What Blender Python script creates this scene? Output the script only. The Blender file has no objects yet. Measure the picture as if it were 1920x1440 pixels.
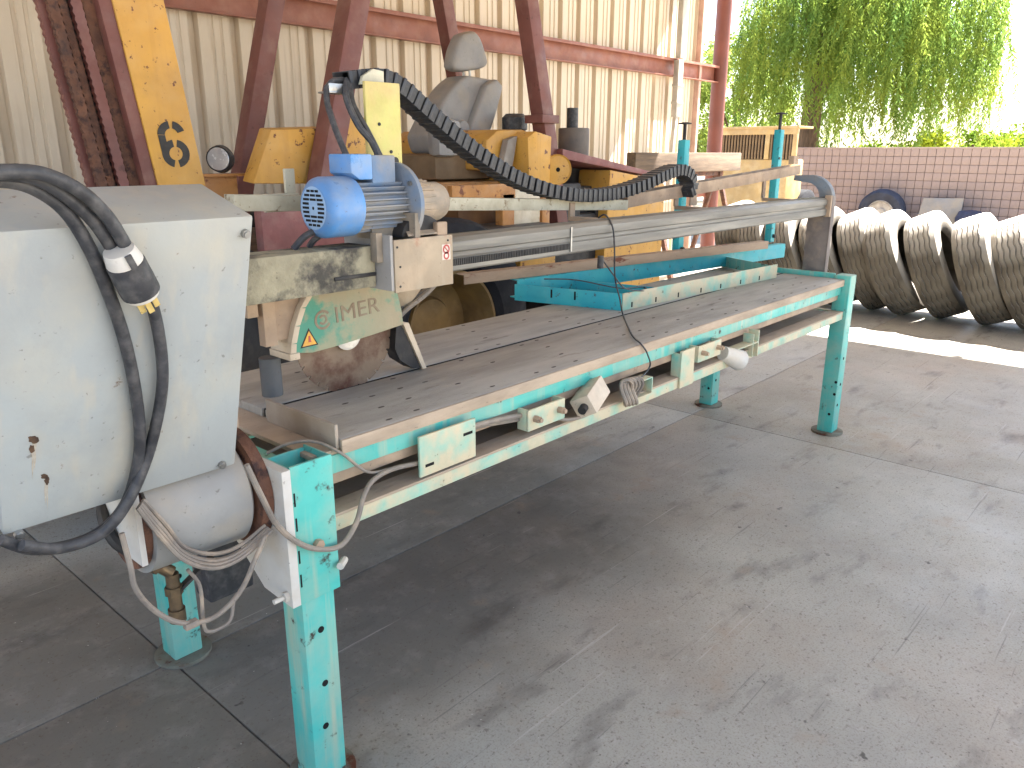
import bpy, bmesh, math, random
from mathutils import Vector, Matrix
random.seed(7)
R = math.radians
sc = bpy.context.scene
COL = sc.collection

# ------------------------------------------------------------------ camera
CAM = Vector((-0.8612, -1.4129, 1.5298)); YAW, PIT, ROL, FPX = 0.7271, 0.2884, 0.0025, 1465.07
_f = Vector((math.cos(PIT)*math.cos(YAW), math.cos(PIT)*math.sin(YAW), -math.sin(PIT)))
_r = _f.cross(Vector((0, 0, 1))).normalized(); _u = _r.cross(_f)
_r, _u = _r*math.cos(ROL)+_u*math.sin(ROL), -_r*math.sin(ROL)+_u*math.cos(ROL)
cam = bpy.data.cameras.new('camera'); co = bpy.data.objects.new('camera', cam); COL.objects.link(co)
co.matrix_world = Matrix((( _r.x, _u.x, -_f.x, CAM.x), (_r.y, _u.y, -_f.y, CAM.y), (_r.z, _u.z, -_f.z, CAM.z), (0, 0, 0, 1)))
cam.sensor_width = 36; cam.lens = FPX/1920*36; cam.clip_end = 800; cam.clip_start = .02
sc.camera = co
# ------------------------------------------------------------------ sky, sun, exposure
SUN_EL, SUN_AZ = R(53), R(-18)
w = bpy.data.worlds.new('World'); sc.world = w; w.use_nodes = True
nt = w.node_tree; bg = nt.nodes['Background']
sky = nt.nodes.new('ShaderNodeTexSky'); sky.sky_type = 'NISHITA'; sky.sun_disc = False
sky.sun_elevation = SUN_EL; sky.sun_rotation = R(90)-SUN_AZ; sky.air_density = 1; sky.dust_density = 1.5
nt.links.new(sky.outputs[0], bg.inputs[0]); bg.inputs[1].default_value = .062
S = Vector((math.cos(SUN_EL)*math.cos(SUN_AZ), math.cos(SUN_EL)*math.sin(SUN_AZ), math.sin(SUN_EL)))
sl = bpy.data.lights.new('sun', 'SUN'); sl.energy = 5.0; sl.angle = R(.53); sl.color = (1, .955, .89)
so = bpy.data.objects.new('sun', sl); COL.objects.link(so); so.rotation_euler = (-S).to_track_quat('-Z', 'Y').to_euler()
so.location = (0, 0, 12)
vs = sc.view_settings; vs.view_transform = 'Standard'; vs.look = 'None'; vs.gamma = 1; vs.use_curve_mapping = False
vs.exposure = 3.12
sc.cycles.max_bounces = 10; sc.cycles.diffuse_bounces = 6; sc.cycles.use_denoising = True
sc.cycles.sample_clamp_indirect = 6

# ------------------------------------------------------------------ helpers
def ray(px, py): return _f + _r*((px-960)/FPX) - _u*((py-720)/FPX)
def at(px, py, ax, v):
    d = ray(px, py); k = 'xyz'.index(ax); return CAM + d*((v-CAM[k])/d[k])

def srgb(r, g, b):
    f = lambda c: (c/255/12.92 if c/255 <= .04045 else ((c/255+.055)/1.055)**2.4)
    return (f(r), f(g), f(b), 1)

def mat(name, col, col2=None, scale=6, rust=None, rust_t=.62, rust_scale=14, dust=None, dust_amt=.5, rough=.55, metal=0, bump=.15, bscale=60,
        stretch=(1, 1, 1), spec=.4, streak=None, streak_amt=.3, edge=.08, grime=.3, sunlit_tops=False):
    m = bpy.data.materials.new(name); m.use_nodes = True; n = m.node_tree.nodes; l = m.node_tree.links
    b = n['Principled BSDF']; tc = n.new('ShaderNodeTexCoord'); mp = n.new('ShaderNodeMapping'); mp.inputs['Scale'].default_value = stretch
    l.new(tc.outputs['Object'], mp.inputs[0])
    def noise(s, d=6, src=None, r=.55):
        x = n.new('ShaderNodeTexNoise'); x.inputs['Scale'].default_value = s; x.inputs['Detail'].default_value = d; x.inputs['Roughness'].default_value = r
        l.new((src or mp).outputs[0], x.inputs[0]); return x
    def ramp(src, lo, hi):
        x = n.new('ShaderNodeMapRange'); x.inputs[1].default_value = lo; x.inputs[2].default_value = hi; x.clamp = True; l.new(src, x.inputs[0]); return x
    def mix(a, bb, f):
        x = n.new('ShaderNodeMix'); x.data_type = 'RGBA'
        for v, i in ((f, 0), (a, 6), (bb, 7)):
            if hasattr(v, 'is_output'): l.new(v, x.inputs[i])
            else: x.inputs[i].default_value = v
        return x.outputs[2]
    def up_only(u, k):
        x = n.new('ShaderNodeMath'); x.operation = 'MULTIPLY'; x.inputs[1].default_value = k; l.new(u.outputs[0], x.inputs[0]); return x.outputs[0]
    c2 = col2 or tuple(min(1, v*.72) for v in col[:3])+(1,)
    c = mix(col, c2, ramp(noise(scale).outputs[0], .36, .66).outputs[0])
    ro = None
    if streak:
        mp2 = n.new('ShaderNodeMapping'); mp2.inputs['Scale'].default_value = (26, 26, 1.6); l.new(tc.outputs['Object'], mp2.inputs[0])
        s_ = ramp(noise(1, 5, mp2).outputs[0], .52, .75)
        mu = n.new('ShaderNodeMath'); mu.operation = 'MULTIPLY'; mu.inputs[1].default_value = streak_amt; l.new(s_.outputs[0], mu.inputs[0])
        c = mix(c, streak, mu.outputs[0])
    if dust:
        g = n.new('ShaderNodeNewGeometry'); sx = n.new('ShaderNodeSeparateXYZ'); l.new(g.outputs['Normal'], sx.inputs[0])
        up = ramp(sx.outputs[2], .2, .9); dn = ramp(noise(scale*1.7, 8).outputs[0], .62-dust_amt*.45, .8-dust_amt*.3)
        ad = n.new('ShaderNodeMath'); ad.operation = 'MULTIPLY_ADD'; ad.inputs[1].default_value = .55; l.new(up.outputs[0], ad.inputs[0]); l.new(dn.outputs[0], ad.inputs[2])
        cl = n.new('ShaderNodeMath'); cl.operation = 'MULTIPLY'; cl.use_clamp = True; cl.inputs[1].default_value = min(1, dust_amt*1.3); l.new(ad.outputs[0], cl.inputs[0])
        c = mix(c, dust, up_only(up, dust_amt) if sunlit_tops else cl.outputs[0])  # with sunlit_tops the dust colour also paints sunlight on up-facing faces
    if grime:
        gn = ramp(noise(scale*.8, 9, r=.7).outputs[0], .5, .72); gm = n.new('ShaderNodeMath'); gm.operation = 'MULTIPLY'; gm.inputs[1].default_value = grime; l.new(gn.outputs[0], gm.inputs[0])
        c = mix(c, tuple(v*.45 for v in (c2[0]+.02, c2[1]+.012, c2[2]+.006))+(1,), gm.outputs[0])
        sn = ramp(noise(75, 3).outputs[0], .68, .74); s2 = n.new('ShaderNodeMath'); s2.operation = 'MULTIPLY'; s2.inputs[1].default_value = min(1, grime*1.6); l.new(sn.outputs[0], s2.inputs[0])
        c = mix(c, srgb(70, 58, 48), s2.outputs[0])
    if rust:
        rn = noise(rust_scale, 9, r=.65)
        rm = ramp(rn.outputs[0], rust_t-.055, rust_t-.055+edge)
        c = mix(c, rust, rm.outputs[0])
    l.new(c, b.inputs['Base Color'])
    rr = ramp(noise(scale*2.3).outputs[0], .3, .7); rr.inputs[3].default_value = max(.05, rough-.12); rr.inputs[4].default_value = min(1, rough+.15)
    l.new(rr.outputs[0], b.inputs['Roughness'])
    b.inputs['Metallic'].default_value = metal; b.inputs['Specular IOR Level'].default_value = spec
    if bump:
        bp = n.new('ShaderNodeBump'); bp.inputs['Strength'].default_value = bump; bp.inputs['Distance'].default_value = .01
        l.new(noise(bscale, 6).outputs[0], bp.inputs['Height']); l.new(bp.outputs[0], b.inputs['Normal'])
    return m

class MB:
    def __init__(s): s.v = []; s.f = []
    def add(s, vs, fs):
        o = len(s.v); s.v += [Vector(v) for v in vs]; s.f += [tuple(i+o for i in f) for f in fs]; return s
    def box(s, x0, x1, y0, y1, z0, z1, M=None):
        vs = [Vector((x, y, z)) for z in (z0, z1) for y in (y0, y1) for x in (x0, x1)]
        if M is not None: vs = [M @ v for v in vs]
        return s.add(vs, [(0, 2, 3, 1), (4, 5, 7, 6), (0, 1, 5, 4), (2, 6, 7, 3), (0, 4, 6, 2), (1, 3, 7, 5)])
    def bar(s, p0, p1, wd, ht, up=(0, 0, 1)):
        p0, p1 = Vector(p0), Vector(p1); d = (p1-p0).normalized(); sd = d.cross(Vector(up)).normalized(); u = sd.cross(d)
        vs = [p+sd*(a*wd/2)+u*(b*ht/2) for p in (p0, p1) for b in (-1, 1) for a in (-1, 1)]
        return s.add(vs, [(0, 1, 3, 2), (4, 6, 7, 5), (0, 4, 5, 1), (2, 3, 7, 6), (0, 2, 6, 4), (1, 5, 7, 3)])
    def cyl(s, p0, p1, r0, r1=None, n=24, cap=True):
        r1 = r0 if r1 is None else r1; p0, p1 = Vector(p0), Vector(p1); d = (p1-p0).normalized()
        a = d.orthogonal().normalized(); b = d.cross(a)
        vs = [p+(a*math.cos(t*2*math.pi/n)+b*math.sin(t*2*math.pi/n))*r for p, r in ((p0, r0), (p1, r1)) for t in range(n)]
        fs = [(i, (i+1) % n, n+(i+1) % n, n+i) for i in range(n)]
        if cap: fs += [tuple(range(n-1, -1, -1)), tuple(range(n, 2*n))]
        return s.add(vs, fs)
    def lathe(s, prof, org, axis, n=32, close=False, jit=None):
        org = Vector(org); d = Vector(axis).normalized(); a = Vector((0, 0, 1)); a = (a-d*a.dot(d)).normalized() if abs(d.z) < .9 else d.orthogonal().normalized(); b = d.cross(a)
        m = len(prof); vs = []
        for t in range(n):
            c, q = math.cos(t*2*math.pi/n), math.sin(t*2*math.pi/n)
            for k, (h, r) in enumerate(prof):
                if jit: h = jit(k, t, h)
                vs.append(org+d*h+(a*c+b*q)*r)
        fs = []
        for t in range(n):
            t2 = (t+1) % n
            for k in range(m if close else m-1):
                k2 = (k+1) % m; fs.append((t*m+k, t*m+k2, t2*m+k2, t2*m+k))
        return s.add(vs, fs)
    def prism(s, pts, vec):
        pts = [Vector(p) for p in pts]; v = Vector(vec); n = len(pts)
        return s.add(pts+[p+v for p in pts], [tuple(range(n-1, -1, -1)), tuple(range(n, 2*n))]+[(i, (i+1) % n, n+(i+1) % n, n+i) for i in range(n)])
    def tube(s, pts, r, n=8, sub=6, smooth=True):
        P = [Vector(p) for p in pts]
        if smooth and len(P) > 2:
            Q = [P[0]*2-P[1]]+P+[P[-1]*2-P[-2]]; out = []
            for i in range(1, len(Q)-2):
                for k in range(sub):
                    t = k/sub; a, b, c, d = Q[i-1:i+3]
                    out.append(.5*((2*b)+(-a+c)*t+(2*a-5*b+4*c-d)*t*t+(-a+3*b-3*c+d)*t**3))
            P = out+[P[-1]]
        t0 = (P[1]-P[0]).normalized(); nx = t0.orthogonal().normalized(); vs = []; m = len(P)
        for i, p in enumerate(P):
            t = (P[min(i+1, m-1)]-P[max(i-1, 0)]).normalized(); nx = (nx-t*nx.dot(t)).normalized(); b = t.cross(nx)
            rr = r(i/(m-1)) if callable(r) else r
            vs += [p+(nx*math.cos(k*2*math.pi/n)+b*math.sin(k*2*math.pi/n))*rr for k in range(n)]
        fs = [(i*n+k, i*n+(k+1) % n, (i+1)*n+(k+1) % n, (i+1)*n+k) for i in range(m-1) for k in range(n)]
        fs += [tuple(range(n-1, -1, -1)), tuple(range((m-1)*n, m*n))]
        return s.add(vs, fs)
    def mesh(s, name, m, bevel=0, ang=38):
        me = bpy.data.meshes.new(name); bm = bmesh.new(); vv = [bm.verts.new(v) for v in s.v]
        for f in s.f:
            try: bm.faces.new([vv[i] for i in f])
            except ValueError: pass
        bmesh.ops.recalc_face_normals(bm, faces=bm.faces)
        if bevel:
            es = [e for e in bm.edges if len(e.link_faces) == 2 and e.calc_face_angle(0) > R(30)]
            bmesh.ops.bevel(bm, geom=es, offset=bevel, segments=2, profile=.6, affect='EDGES', clamp_overlap=True)
        for f in bm.faces: f.smooth = True
        bm.to_mesh(me); bm.free()
        me.set_sharp_from_angle(angle=R(ang))
        if m: me.materials.append(m)
        return me
    def build(s, name, m, parent=None, bevel=0, ang=38, kind=None, label=None):
        o = bpy.data.objects.new(name, s.mesh(name, m, bevel, ang)); COL.objects.link(o)
        if parent is not None: adopt(o, parent)
        if kind: o['kind'] = kind
        if label: o['label'] = label
        return o

def wmat(o):
    m = o.matrix_basis.copy(); p = o.parent
    m = o.matrix_parent_inverse @ m
    return (wmat(p) @ m) if p else o.matrix_basis.copy()
def adopt(o, parent):
    o.parent = parent; o.matrix_parent_inverse = wmat(parent).inverted()
def thing(name, loc, label, cat, group=None):
    o = bpy.data.objects.new(name, None); COL.objects.link(o); o.location = loc; o.empty_display_size = .1
    o['label'] = label; o['category'] = cat
    if group: o['group'] = group
    return o
def tag(o, label, cat, group=None):
    o['label'] = label; o['category'] = cat
    if group: o['group'] = group
    return o
def B(name, m, parent, *boxes, bevel=.002, label=None, M=None):
    b = MB()
    for q in boxes: b.box(*q, M=M)
    return b.build(name, m, parent, bevel=bevel, label=label)
def text_mesh(name, txt, size, depth, M, m, parent, bold=0):
    cu = bpy.data.curves.new(name, 'FONT'); cu.body = txt; cu.size = size; cu.extrude = depth; cu.offset = bold; cu.align_x = 'CENTER'; cu.align_y = 'CENTER'
    to = bpy.data.objects.new(name, cu); COL.objects.link(to); bpy.context.view_layer.update()
    me = bpy.data.meshes.new_from_object(to.evaluated_get(bpy.context.evaluated_depsgraph_get()))
    bpy.data.objects.remove(to); me.transform(M); me.materials.clear(); me.materials.append(m)
    o = bpy.data.objects.new(name, me); COL.objects.link(o); adopt(o, parent); return o

# ------------------------------------------------------------------ materials
DUST = srgb(196, 172, 145); RUST = srgb(92, 52, 34); RUSTD = srgb(58, 38, 30)
teal = mat('teal_paint', srgb(84, 190, 178), srgb(70, 172, 162), 5, rust=RUSTD, rust_t=.655, rust_scale=20, dust=srgb(150, 176, 158), dust_amt=.5, rough=.45, grime=.12, streak=srgb(182, 180, 152), streak_amt=.85, bump=.06)
teal_d = mat('teal_paint_dusty', srgb(120, 196, 180), srgb(96, 180, 168), 7, rust=RUST, rust_t=.7, rust_scale=18, dust=srgb(198, 186, 156), dust_amt=.8, rough=.6, bump=.08)
teal_b = mat('blue_teal_paint', srgb(40, 158, 172), srgb(60, 170, 176), 6, rust=srgb(70, 48, 38), rust_t=.66, rust_scale=26, dust=srgb(150, 175, 165), dust_amt=.22, rough=.5, bump=.06)
board = mat('dusty_board', srgb(176, 170, 160), srgb(142, 138, 131), 5, stretch=(.45, 2.2, 1), dust=srgb(178, 170, 158), dust_amt=.3, rough=.6, rust=srgb(84, 76, 68), rust_t=.66, rust_scale=9, edge=.15, bump=.25, bscale=90)
board_e = mat('tan_board_edge', srgb(188, 168, 146), srgb(164, 146, 126), 9, stretch=(.5, 1, 2), rough=.85, bump=.2)
tan = mat('tan_dust_metal', srgb(172, 148, 124), srgb(146, 126, 108), 7, rust=RUST, rust_t=.7, rust_scale=15, rough=.75, bump=.15, dust=DUST, dust_amt=.35)
alu = mat('weathered_aluminium', srgb(128, 126, 120), srgb(98, 96, 92), 6, stretch=(.25, 3, 3), rough=.5, metal=.25, dust=srgb(176, 166, 148), dust_amt=.28, bump=.12, rust=srgb(78, 74, 68), rust_t=.66, rust_scale=10, edge=.2)
crust = mat('cream_crusted_beam', srgb(164, 157, 133), srgb(132, 126, 106), 12, rust=srgb(70, 67, 62), rust_t=.50, rust_scale=5, edge=.1, rough=.8, bump=.5, bscale=70)
dark = mat('dark_grime', srgb(48, 46, 46), srgb(28, 28, 30), 8, rough=.6, dust=srgb(110, 100, 88), dust_amt=.18)
black = mat('black_rubber', srgb(58, 59, 63), srgb(44, 45, 49), 26, rough=.5, dust=srgb(104, 102, 101), dust_amt=.36, bump=.08)
plastic = mat('chain_plastic', srgb(58, 60, 66), srgb(44, 46, 50), 14, rough=.5, dust=srgb(120, 112, 100), dust_amt=.22, bump=.06)
hole = mat('dark_hole', srgb(18, 17, 16), rough=.9, bump=0)
boxg = mat('grey_enclosure_paint', srgb(158, 164, 164), srgb(146, 150, 150), 2.5, rough=.5, dust=srgb(182, 172, 150), dust_amt=.3, rust=srgb(104, 78, 58), rust_t=.735, rust_scale=17, edge=.05, streak=srgb(186, 172, 148), streak_amt=.4, bump=.05)
whiteg = mat('white_bracket_paint', srgb(206, 204, 198), srgb(190, 186, 180), 5, rough=.5, dust=srgb(190, 170, 140), dust_amt=.35, rust=RUST, rust_t=.72, bump=.06)
blue = mat('blue_motor_paint', srgb(76, 140, 204), srgb(84, 134, 188), 9, rough=.38, dust=srgb(140, 148, 158), dust_amt=.4, spec=.55, bump=.05)
blue_d = mat('dusty_blue_motor_paint', srgb(96, 128, 166), srgb(120, 132, 146), 7, rough=.6, dust=srgb(150, 142, 130), dust_amt=.55, bump=.1)
greyb = mat('dusty_cast_metal', srgb(146, 136, 122), srgb(122, 112, 100), 8, rough=.7, dust=DUST, dust_amt=.4, bump=.15)
carr = mat('carriage_paint', srgb(166, 150, 128), srgb(148, 132, 112), 6, rough=.7, rust=srgb(158, 104, 78), rust_t=.66, rust_scale=12, edge=.15, dust=DUST, dust_amt=.35, streak=srgb(186, 178, 160), streak_amt=.5)
guardm = mat('worn_green_guard', srgb(146, 150, 124), srgb(158, 144, 118), 5, rough=.65, rust=srgb(84, 146, 124), rust_t=.56, rust_scale=6, edge=.1, dust=srgb(184, 166, 136), dust_amt=.3, bump=.12)
cream = mat('cream_edge', srgb(206, 190, 166), srgb(186, 168, 146), 8, rough=.7)
bladem = mat('rusty_blade', srgb(128, 108, 90), srgb(112, 96, 80), 7, rough=.6, metal=.2, rust=srgb(78, 40, 26), rust_t=.5, rust_scale=5, edge=.15)
ylw = mat('yellow_paint', srgb(206, 154, 66), srgb(188, 140, 66), 4, rough=.5, rust=srgb(104, 60, 36), rust_t=.665, rust_scale=24, edge=.03, dust=srgb(200, 170, 120), dust_amt=.2, streak=srgb(150, 100, 50), streak_amt=.25, bump=.08)
ylw_l = mat('pale_yellow_paint', srgb(190, 184, 108), srgb(184, 158, 98), 6, rough=.5, rust=srgb(170, 120, 70), rust_t=.7, rust_scale=10, dust=srgb(206, 170, 122), dust_amt=.42)
orange = mat('orange_paint', srgb(186, 130, 68), srgb(166, 114, 64), 6, rough=.55, rust=srgb(110, 60, 36), rust_t=.64, rust_scale=16, dust=srgb(180, 150, 116), dust_amt=.3)
redst = mat('red_oxide_steel', srgb(118, 72, 64), srgb(104, 62, 56), 5, rough=.5, dust=srgb(150, 120, 104), dust_amt=.25, rust=srgb(84, 48, 42), rust_t=.68, bump=.06)
redst2 = mat('red_oxide_girt', srgb(146, 92, 74), srgb(130, 80, 66), 5, rough=.5, dust=srgb(170, 124, 100), dust_amt=.3, bump=.05)
colm = mat('red_oxide_column', srgb(112, 64, 53), srgb(100, 57, 48), 4, rough=.45, rust=srgb(96, 52, 44), rust_t=.7, bump=.05)
rusty = mat('rusty_steel', srgb(112, 76, 58), srgb(82, 56, 46), 12, rough=.8, rust=srgb(62, 44, 40), rust_t=.56, rust_scale=25, edge=.12, bump=.4, bscale=80)
wallm = mat('cream_sheet_metal', srgb(208, 193, 172), srgb(200, 185, 163), 1.5, rough=.42, grime=.12, streak=srgb(160, 138, 112), streak_amt=.4, dust=srgb(188, 168, 140), dust_amt=.15, bump=.03)
roofm = mat('roof_sheet', srgb(190, 186, 176), srgb(176, 170, 160), 2, rough=.5, bump=.03)
seatm = mat('grey_vinyl', srgb(146, 144, 142), srgb(130, 129, 129), 5, rough=.6, dust=srgb(160, 148, 128), dust_amt=.3, bump=.08)
tyre = mat('dusty_sunlit_tyre', srgb(102, 95, 84), srgb(76, 70, 62), 5, rough=.9, sunlit_tops=True, dust=srgb(226, 220, 210), dust_amt=.85, bump=.2, bscale=50, spec=.2)  # settled dust, paled further on up-facing tops to paint in the sunlight
tyre_k = mat('black_tyre', srgb(36, 37, 42), srgb(28, 29, 34), 7, rough=.8, bump=.15, spec=.25)
blockm = mat('pink_block', srgb(162, 142, 133), srgb(148, 130, 122), 3.5, rough=.9, dust=srgb(188, 166, 150), dust_amt=.3, bump=.3, bscale=45, grime=.1)
mortar = mat('mortar', srgb(128, 112, 105), srgb(118, 104, 97), 6, rough=.95)
cream_m = mat('cable_grey', srgb(134, 126, 117), srgb(110, 103, 97), 12, rough=.6, dust=DUST, dust_amt=.3)
prongm = mat('bright_brass', srgb(220, 196, 128), srgb(196, 168, 100), 30, rough=.35, metal=.4, grime=0, bump=0)
brass = mat('dirty_brass', srgb(132, 112, 84), srgb(84, 72, 60), 20, rough=.4, metal=.6, dust=srgb(90, 76, 62), dust_amt=.3)
steel = mat('bright_steel', srgb(176, 176, 174), srgb(140, 138, 134), 14, rough=.35, metal=.8)
stkw = mat('sticker_white', srgb(216, 206, 194), srgb(206, 190, 178), 30, rough=.5, bump=0)
stkr = mat('sticker_red', srgb(176, 62, 60), srgb(170, 84, 76), 40, rough=.5, bump=0)
stky = mat('sticker_yellow', srgb(226, 170, 70), srgb(206, 150, 72), 30, rough=.5, bump=0)
stkk = mat('sticker_black', srgb(30, 28, 26), srgb(48, 42, 38), 30, rough=.5, bump=0)
letter = mat('faded_lettering', srgb(130, 112, 94), srgb(146, 132, 110), 25, rough=.7, bump=0)
paper = mat('pale_panel', srgb(214, 204, 184), srgb(196, 182, 156), 12, rough=.7, rust=srgb(160, 120, 90), rust_t=.66)
wood = mat('weathered_timber', srgb(118, 100, 82), srgb(90, 76, 64), 8, stretch=(.3, 3, 3), rough=.85, bump=.3)
lampg = mat('lamp_reflector', srgb(200, 202, 204), srgb(176, 178, 182), 20, rough=.2, metal=.35, bump=0, grime=0)
chromew = mat('white_rim', srgb(190, 186, 180), srgb(150, 146, 142), 9, rough=.5, rust=RUST, rust_t=.7)
bark = mat('bark', srgb(112, 92, 76), srgb(78, 64, 54), 6, stretch=(3, 3, .6), rough=.9, bump=.6, bscale=30)

def concrete_mat():
    m = bpy.data.materials.new('stained_concrete'); m.use_nodes = True; n = m.node_tree.nodes; l = m.node_tree.links; b = n['Principled BSDF']
    tc = n.new('ShaderNodeTexCoord')
    def mapping(loc=(0, 0, 0), rot=0, s=(1, 1, 1)):
        x = n.new('ShaderNodeMapping'); x.inputs['Location'].default_value = loc; x.inputs['Rotation'].default_value = (0, 0, rot); x.inputs['Scale'].default_value = s
        l.new(tc.outputs['Object'], x.inputs[0]); return x.outputs[0]
    def noise(s, d=8, src=None, r=.6, dist=0):
        x = n.new('ShaderNodeTexNoise'); x.inputs['Scale'].default_value = s; x.inputs['Detail'].default_value = d; x.inputs['Roughness'].default_value = r; x.inputs['Distortion'].default_value = dist
        l.new(src or mapping(), x.inputs[0]); return x.outputs[0]
    def ramp(src, lo, hi, a=0, c=1):
        x = n.new('ShaderNodeMapRange'); x.inputs[1].default_value = lo; x.inputs[2].default_value = hi; x.inputs[3].default_value = a; x.inputs[4].default_value = c; l.new(src, x.inputs[0]); return x.outputs[0]
    def mix(a, c, f, bt='MIX'):
        x = n.new('ShaderNodeMix'); x.data_type = 'RGBA'; x.blend_type = bt
        for v, i in ((f, 0), (a, 6), (c, 7)):
            if hasattr(v, 'is_output'): l.new(v, x.inputs[i])
            else: x.inputs[i].default_value = v
        return x.outputs[2]
    def mul(a, k):
        x = n.new('ShaderNodeMath'); x.operation = 'MULTIPLY'; x.use_clamp = True
        for v, i in ((a, 0), (k, 1)):
            if hasattr(v, 'is_output'): l.new(v, x.inputs[i])
            else: x.inputs[i].default_value = v
        return x.outputs[0]
    c = mix(srgb(178, 174, 162), srgb(158, 154, 144), ramp(noise(1.3), .35, .65))
    c = mix(c, srgb(170, 148, 126), mul(ramp(noise(.8, 6, mapping((3, 1, 0))), .5, .72), .6))
    c = mix(c, srgb(190, 184, 178), mul(ramp(noise(9, 10, r=.7), .58, .72), .45))
    # oily stain and painted-in shade under the saw table, edge warped by noise
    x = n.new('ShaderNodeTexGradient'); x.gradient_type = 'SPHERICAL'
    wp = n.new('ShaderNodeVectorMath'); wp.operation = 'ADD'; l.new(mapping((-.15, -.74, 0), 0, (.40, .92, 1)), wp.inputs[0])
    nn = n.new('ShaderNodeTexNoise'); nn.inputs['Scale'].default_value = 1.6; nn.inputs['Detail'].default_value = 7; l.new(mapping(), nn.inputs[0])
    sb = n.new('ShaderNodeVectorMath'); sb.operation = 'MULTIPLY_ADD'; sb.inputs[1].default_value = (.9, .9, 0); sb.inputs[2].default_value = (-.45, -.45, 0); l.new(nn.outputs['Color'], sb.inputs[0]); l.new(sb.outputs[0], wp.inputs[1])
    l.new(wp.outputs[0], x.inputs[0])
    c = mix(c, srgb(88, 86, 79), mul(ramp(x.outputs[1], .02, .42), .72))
    # scattered grime, tyre rubs, droplets
    c = mix(c, srgb(84, 80, 76), mul(ramp(noise(2.2, 9, mapping((7, 2, 0), .5, (1, 2.6, 1))), .56, .72), .68))
    c = mix(c, srgb(60, 56, 54), mul(ramp(noise(13, 3, mapping((1, 9, 0))), .69, .73), .8))
    c = mix(c, srgb(104, 92, 80), mul(ramp(noise(45, 4), .6, .68), .55))
    c = mix(c, srgb(120, 112, 104), mul(ramp(noise(150, 3), .5, .7), .5))
    c = mix(c, srgb(190, 182, 172), mul(ramp(noise(6, 10, mapping((2, 6, 0)), r=.75), .5, .75), .3))
    c = mix(c, srgb(158, 136, 112), mul(ramp(noise(3.4, 8, mapping((11, 3, 0))), .6, .72), .5))
    c = mix(c, srgb(206, 200, 192), mul(ramp(noise(60, 2, mapping((4, 4, 0))), .74, .76), .8))
    c = mix(c, srgb(96, 84, 72), mul(ramp(noise(85, 3, mapping((9, 1, 0))), .62, .68), .7))
    # scratches
    for k, (ro, lo) in enumerate(((.55, .3), (1.25, 2.1), (-.35, 5.0))):
        c = mix(c, srgb(196, 188, 180) if k % 2 else srgb(88, 84, 82), mul(ramp(noise(1, 4, mapping((lo, lo*2, 0), ro, (1.1, 42, 1))), .66, .7), .45))
    l.new(c, b.inputs['Base Color'])
    l.new(ramp(noise(3.1), .3, .7, .42, .75), b.inputs['Roughness']); b.inputs['Specular IOR Level'].default_value = .4
    bp = n.new('ShaderNodeBump'); bp.inputs['Strength'].default_value = .12; bp.inputs['Distance'].default_value = .01
    l.new(noise(30, 8), bp.inputs['Height']); l.new(bp.outputs[0], b.inputs['Normal'])
    return m
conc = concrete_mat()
dirt = mat('pale_yard_dirt', srgb(176, 160, 138), srgb(156, 140, 118), 1.2, rough=.95, bump=.3, bscale=20)

def leaf_mat(name, c1, c2, trans=.5):
    m = bpy.data.materials.new(name); m.use_nodes = True; n = m.node_tree.nodes; l = m.node_tree.links; n.remove(n['Principled BSDF'])
    tc = n.new('ShaderNodeTexCoord'); no = n.new('ShaderNodeTexNoise'); no.inputs['Scale'].default_value = 1.3; no.inputs['Detail'].default_value = 5; l.new(tc.outputs['Object'], no.inputs[0])
    rp = n.new('ShaderNodeMapRange'); rp.inputs[1].default_value = .35; rp.inputs[2].default_value = .65; l.new(no.outputs[0], rp.inputs[0])
    mx = n.new('ShaderNodeMix'); mx.data_type = 'RGBA'; mx.inputs[6].default_value = c1; mx.inputs[7].default_value = c2; l.new(rp.outputs[0], mx.inputs[0])
    d = n.new('ShaderNodeBsdfDiffuse'); t = n.new('ShaderNodeBsdfTranslucent'); ms = n.new('ShaderNodeMixShader'); ms.inputs[0].default_value = trans
    l.new(mx.outputs[2], d.inputs[0]); l.new(mx.outputs[2], t.inputs[0]); l.new(d.outputs[0], ms.inputs[1]); l.new(t.outputs[0], ms.inputs[2]); l.new(ms.outputs[0], n['Material Output'].inputs[0])
    return m
leaf_w = leaf_mat('weeping_leaf', srgb(104, 134, 68), srgb(134, 148, 64), .55)
leaf_p = leaf_mat('pale_leaf', srgb(128, 150, 84), srgb(150, 166, 82), .5)
leaf_b = leaf_mat('bush_leaf', srgb(104, 130, 46), srgb(136, 146, 44), .5)

# ------------------------------------------------------------------ ground
b = MB(); b.box(-60, 220, -120, 160, -.5, -.03)
g = b.build('yard_ground', dirt); g['kind'] = 'structure'
fl = bpy.data.objects.new('concrete_floor', None); COL.objects.link(fl); fl['kind'] = 'structure'
XJ = [-9.75, -6.5, -3.25, 0, 3.25, 6.5, 9.75, 13]; YJ = [-9.0, -5.73, -2.48, .77, 4.02, 7.27]
for i in range(len(XJ)-1):
    for j in range(len(YJ)-1):
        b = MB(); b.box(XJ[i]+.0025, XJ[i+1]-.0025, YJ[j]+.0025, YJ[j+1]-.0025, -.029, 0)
        b.build('slab', conc, fl, bevel=.003)

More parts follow.
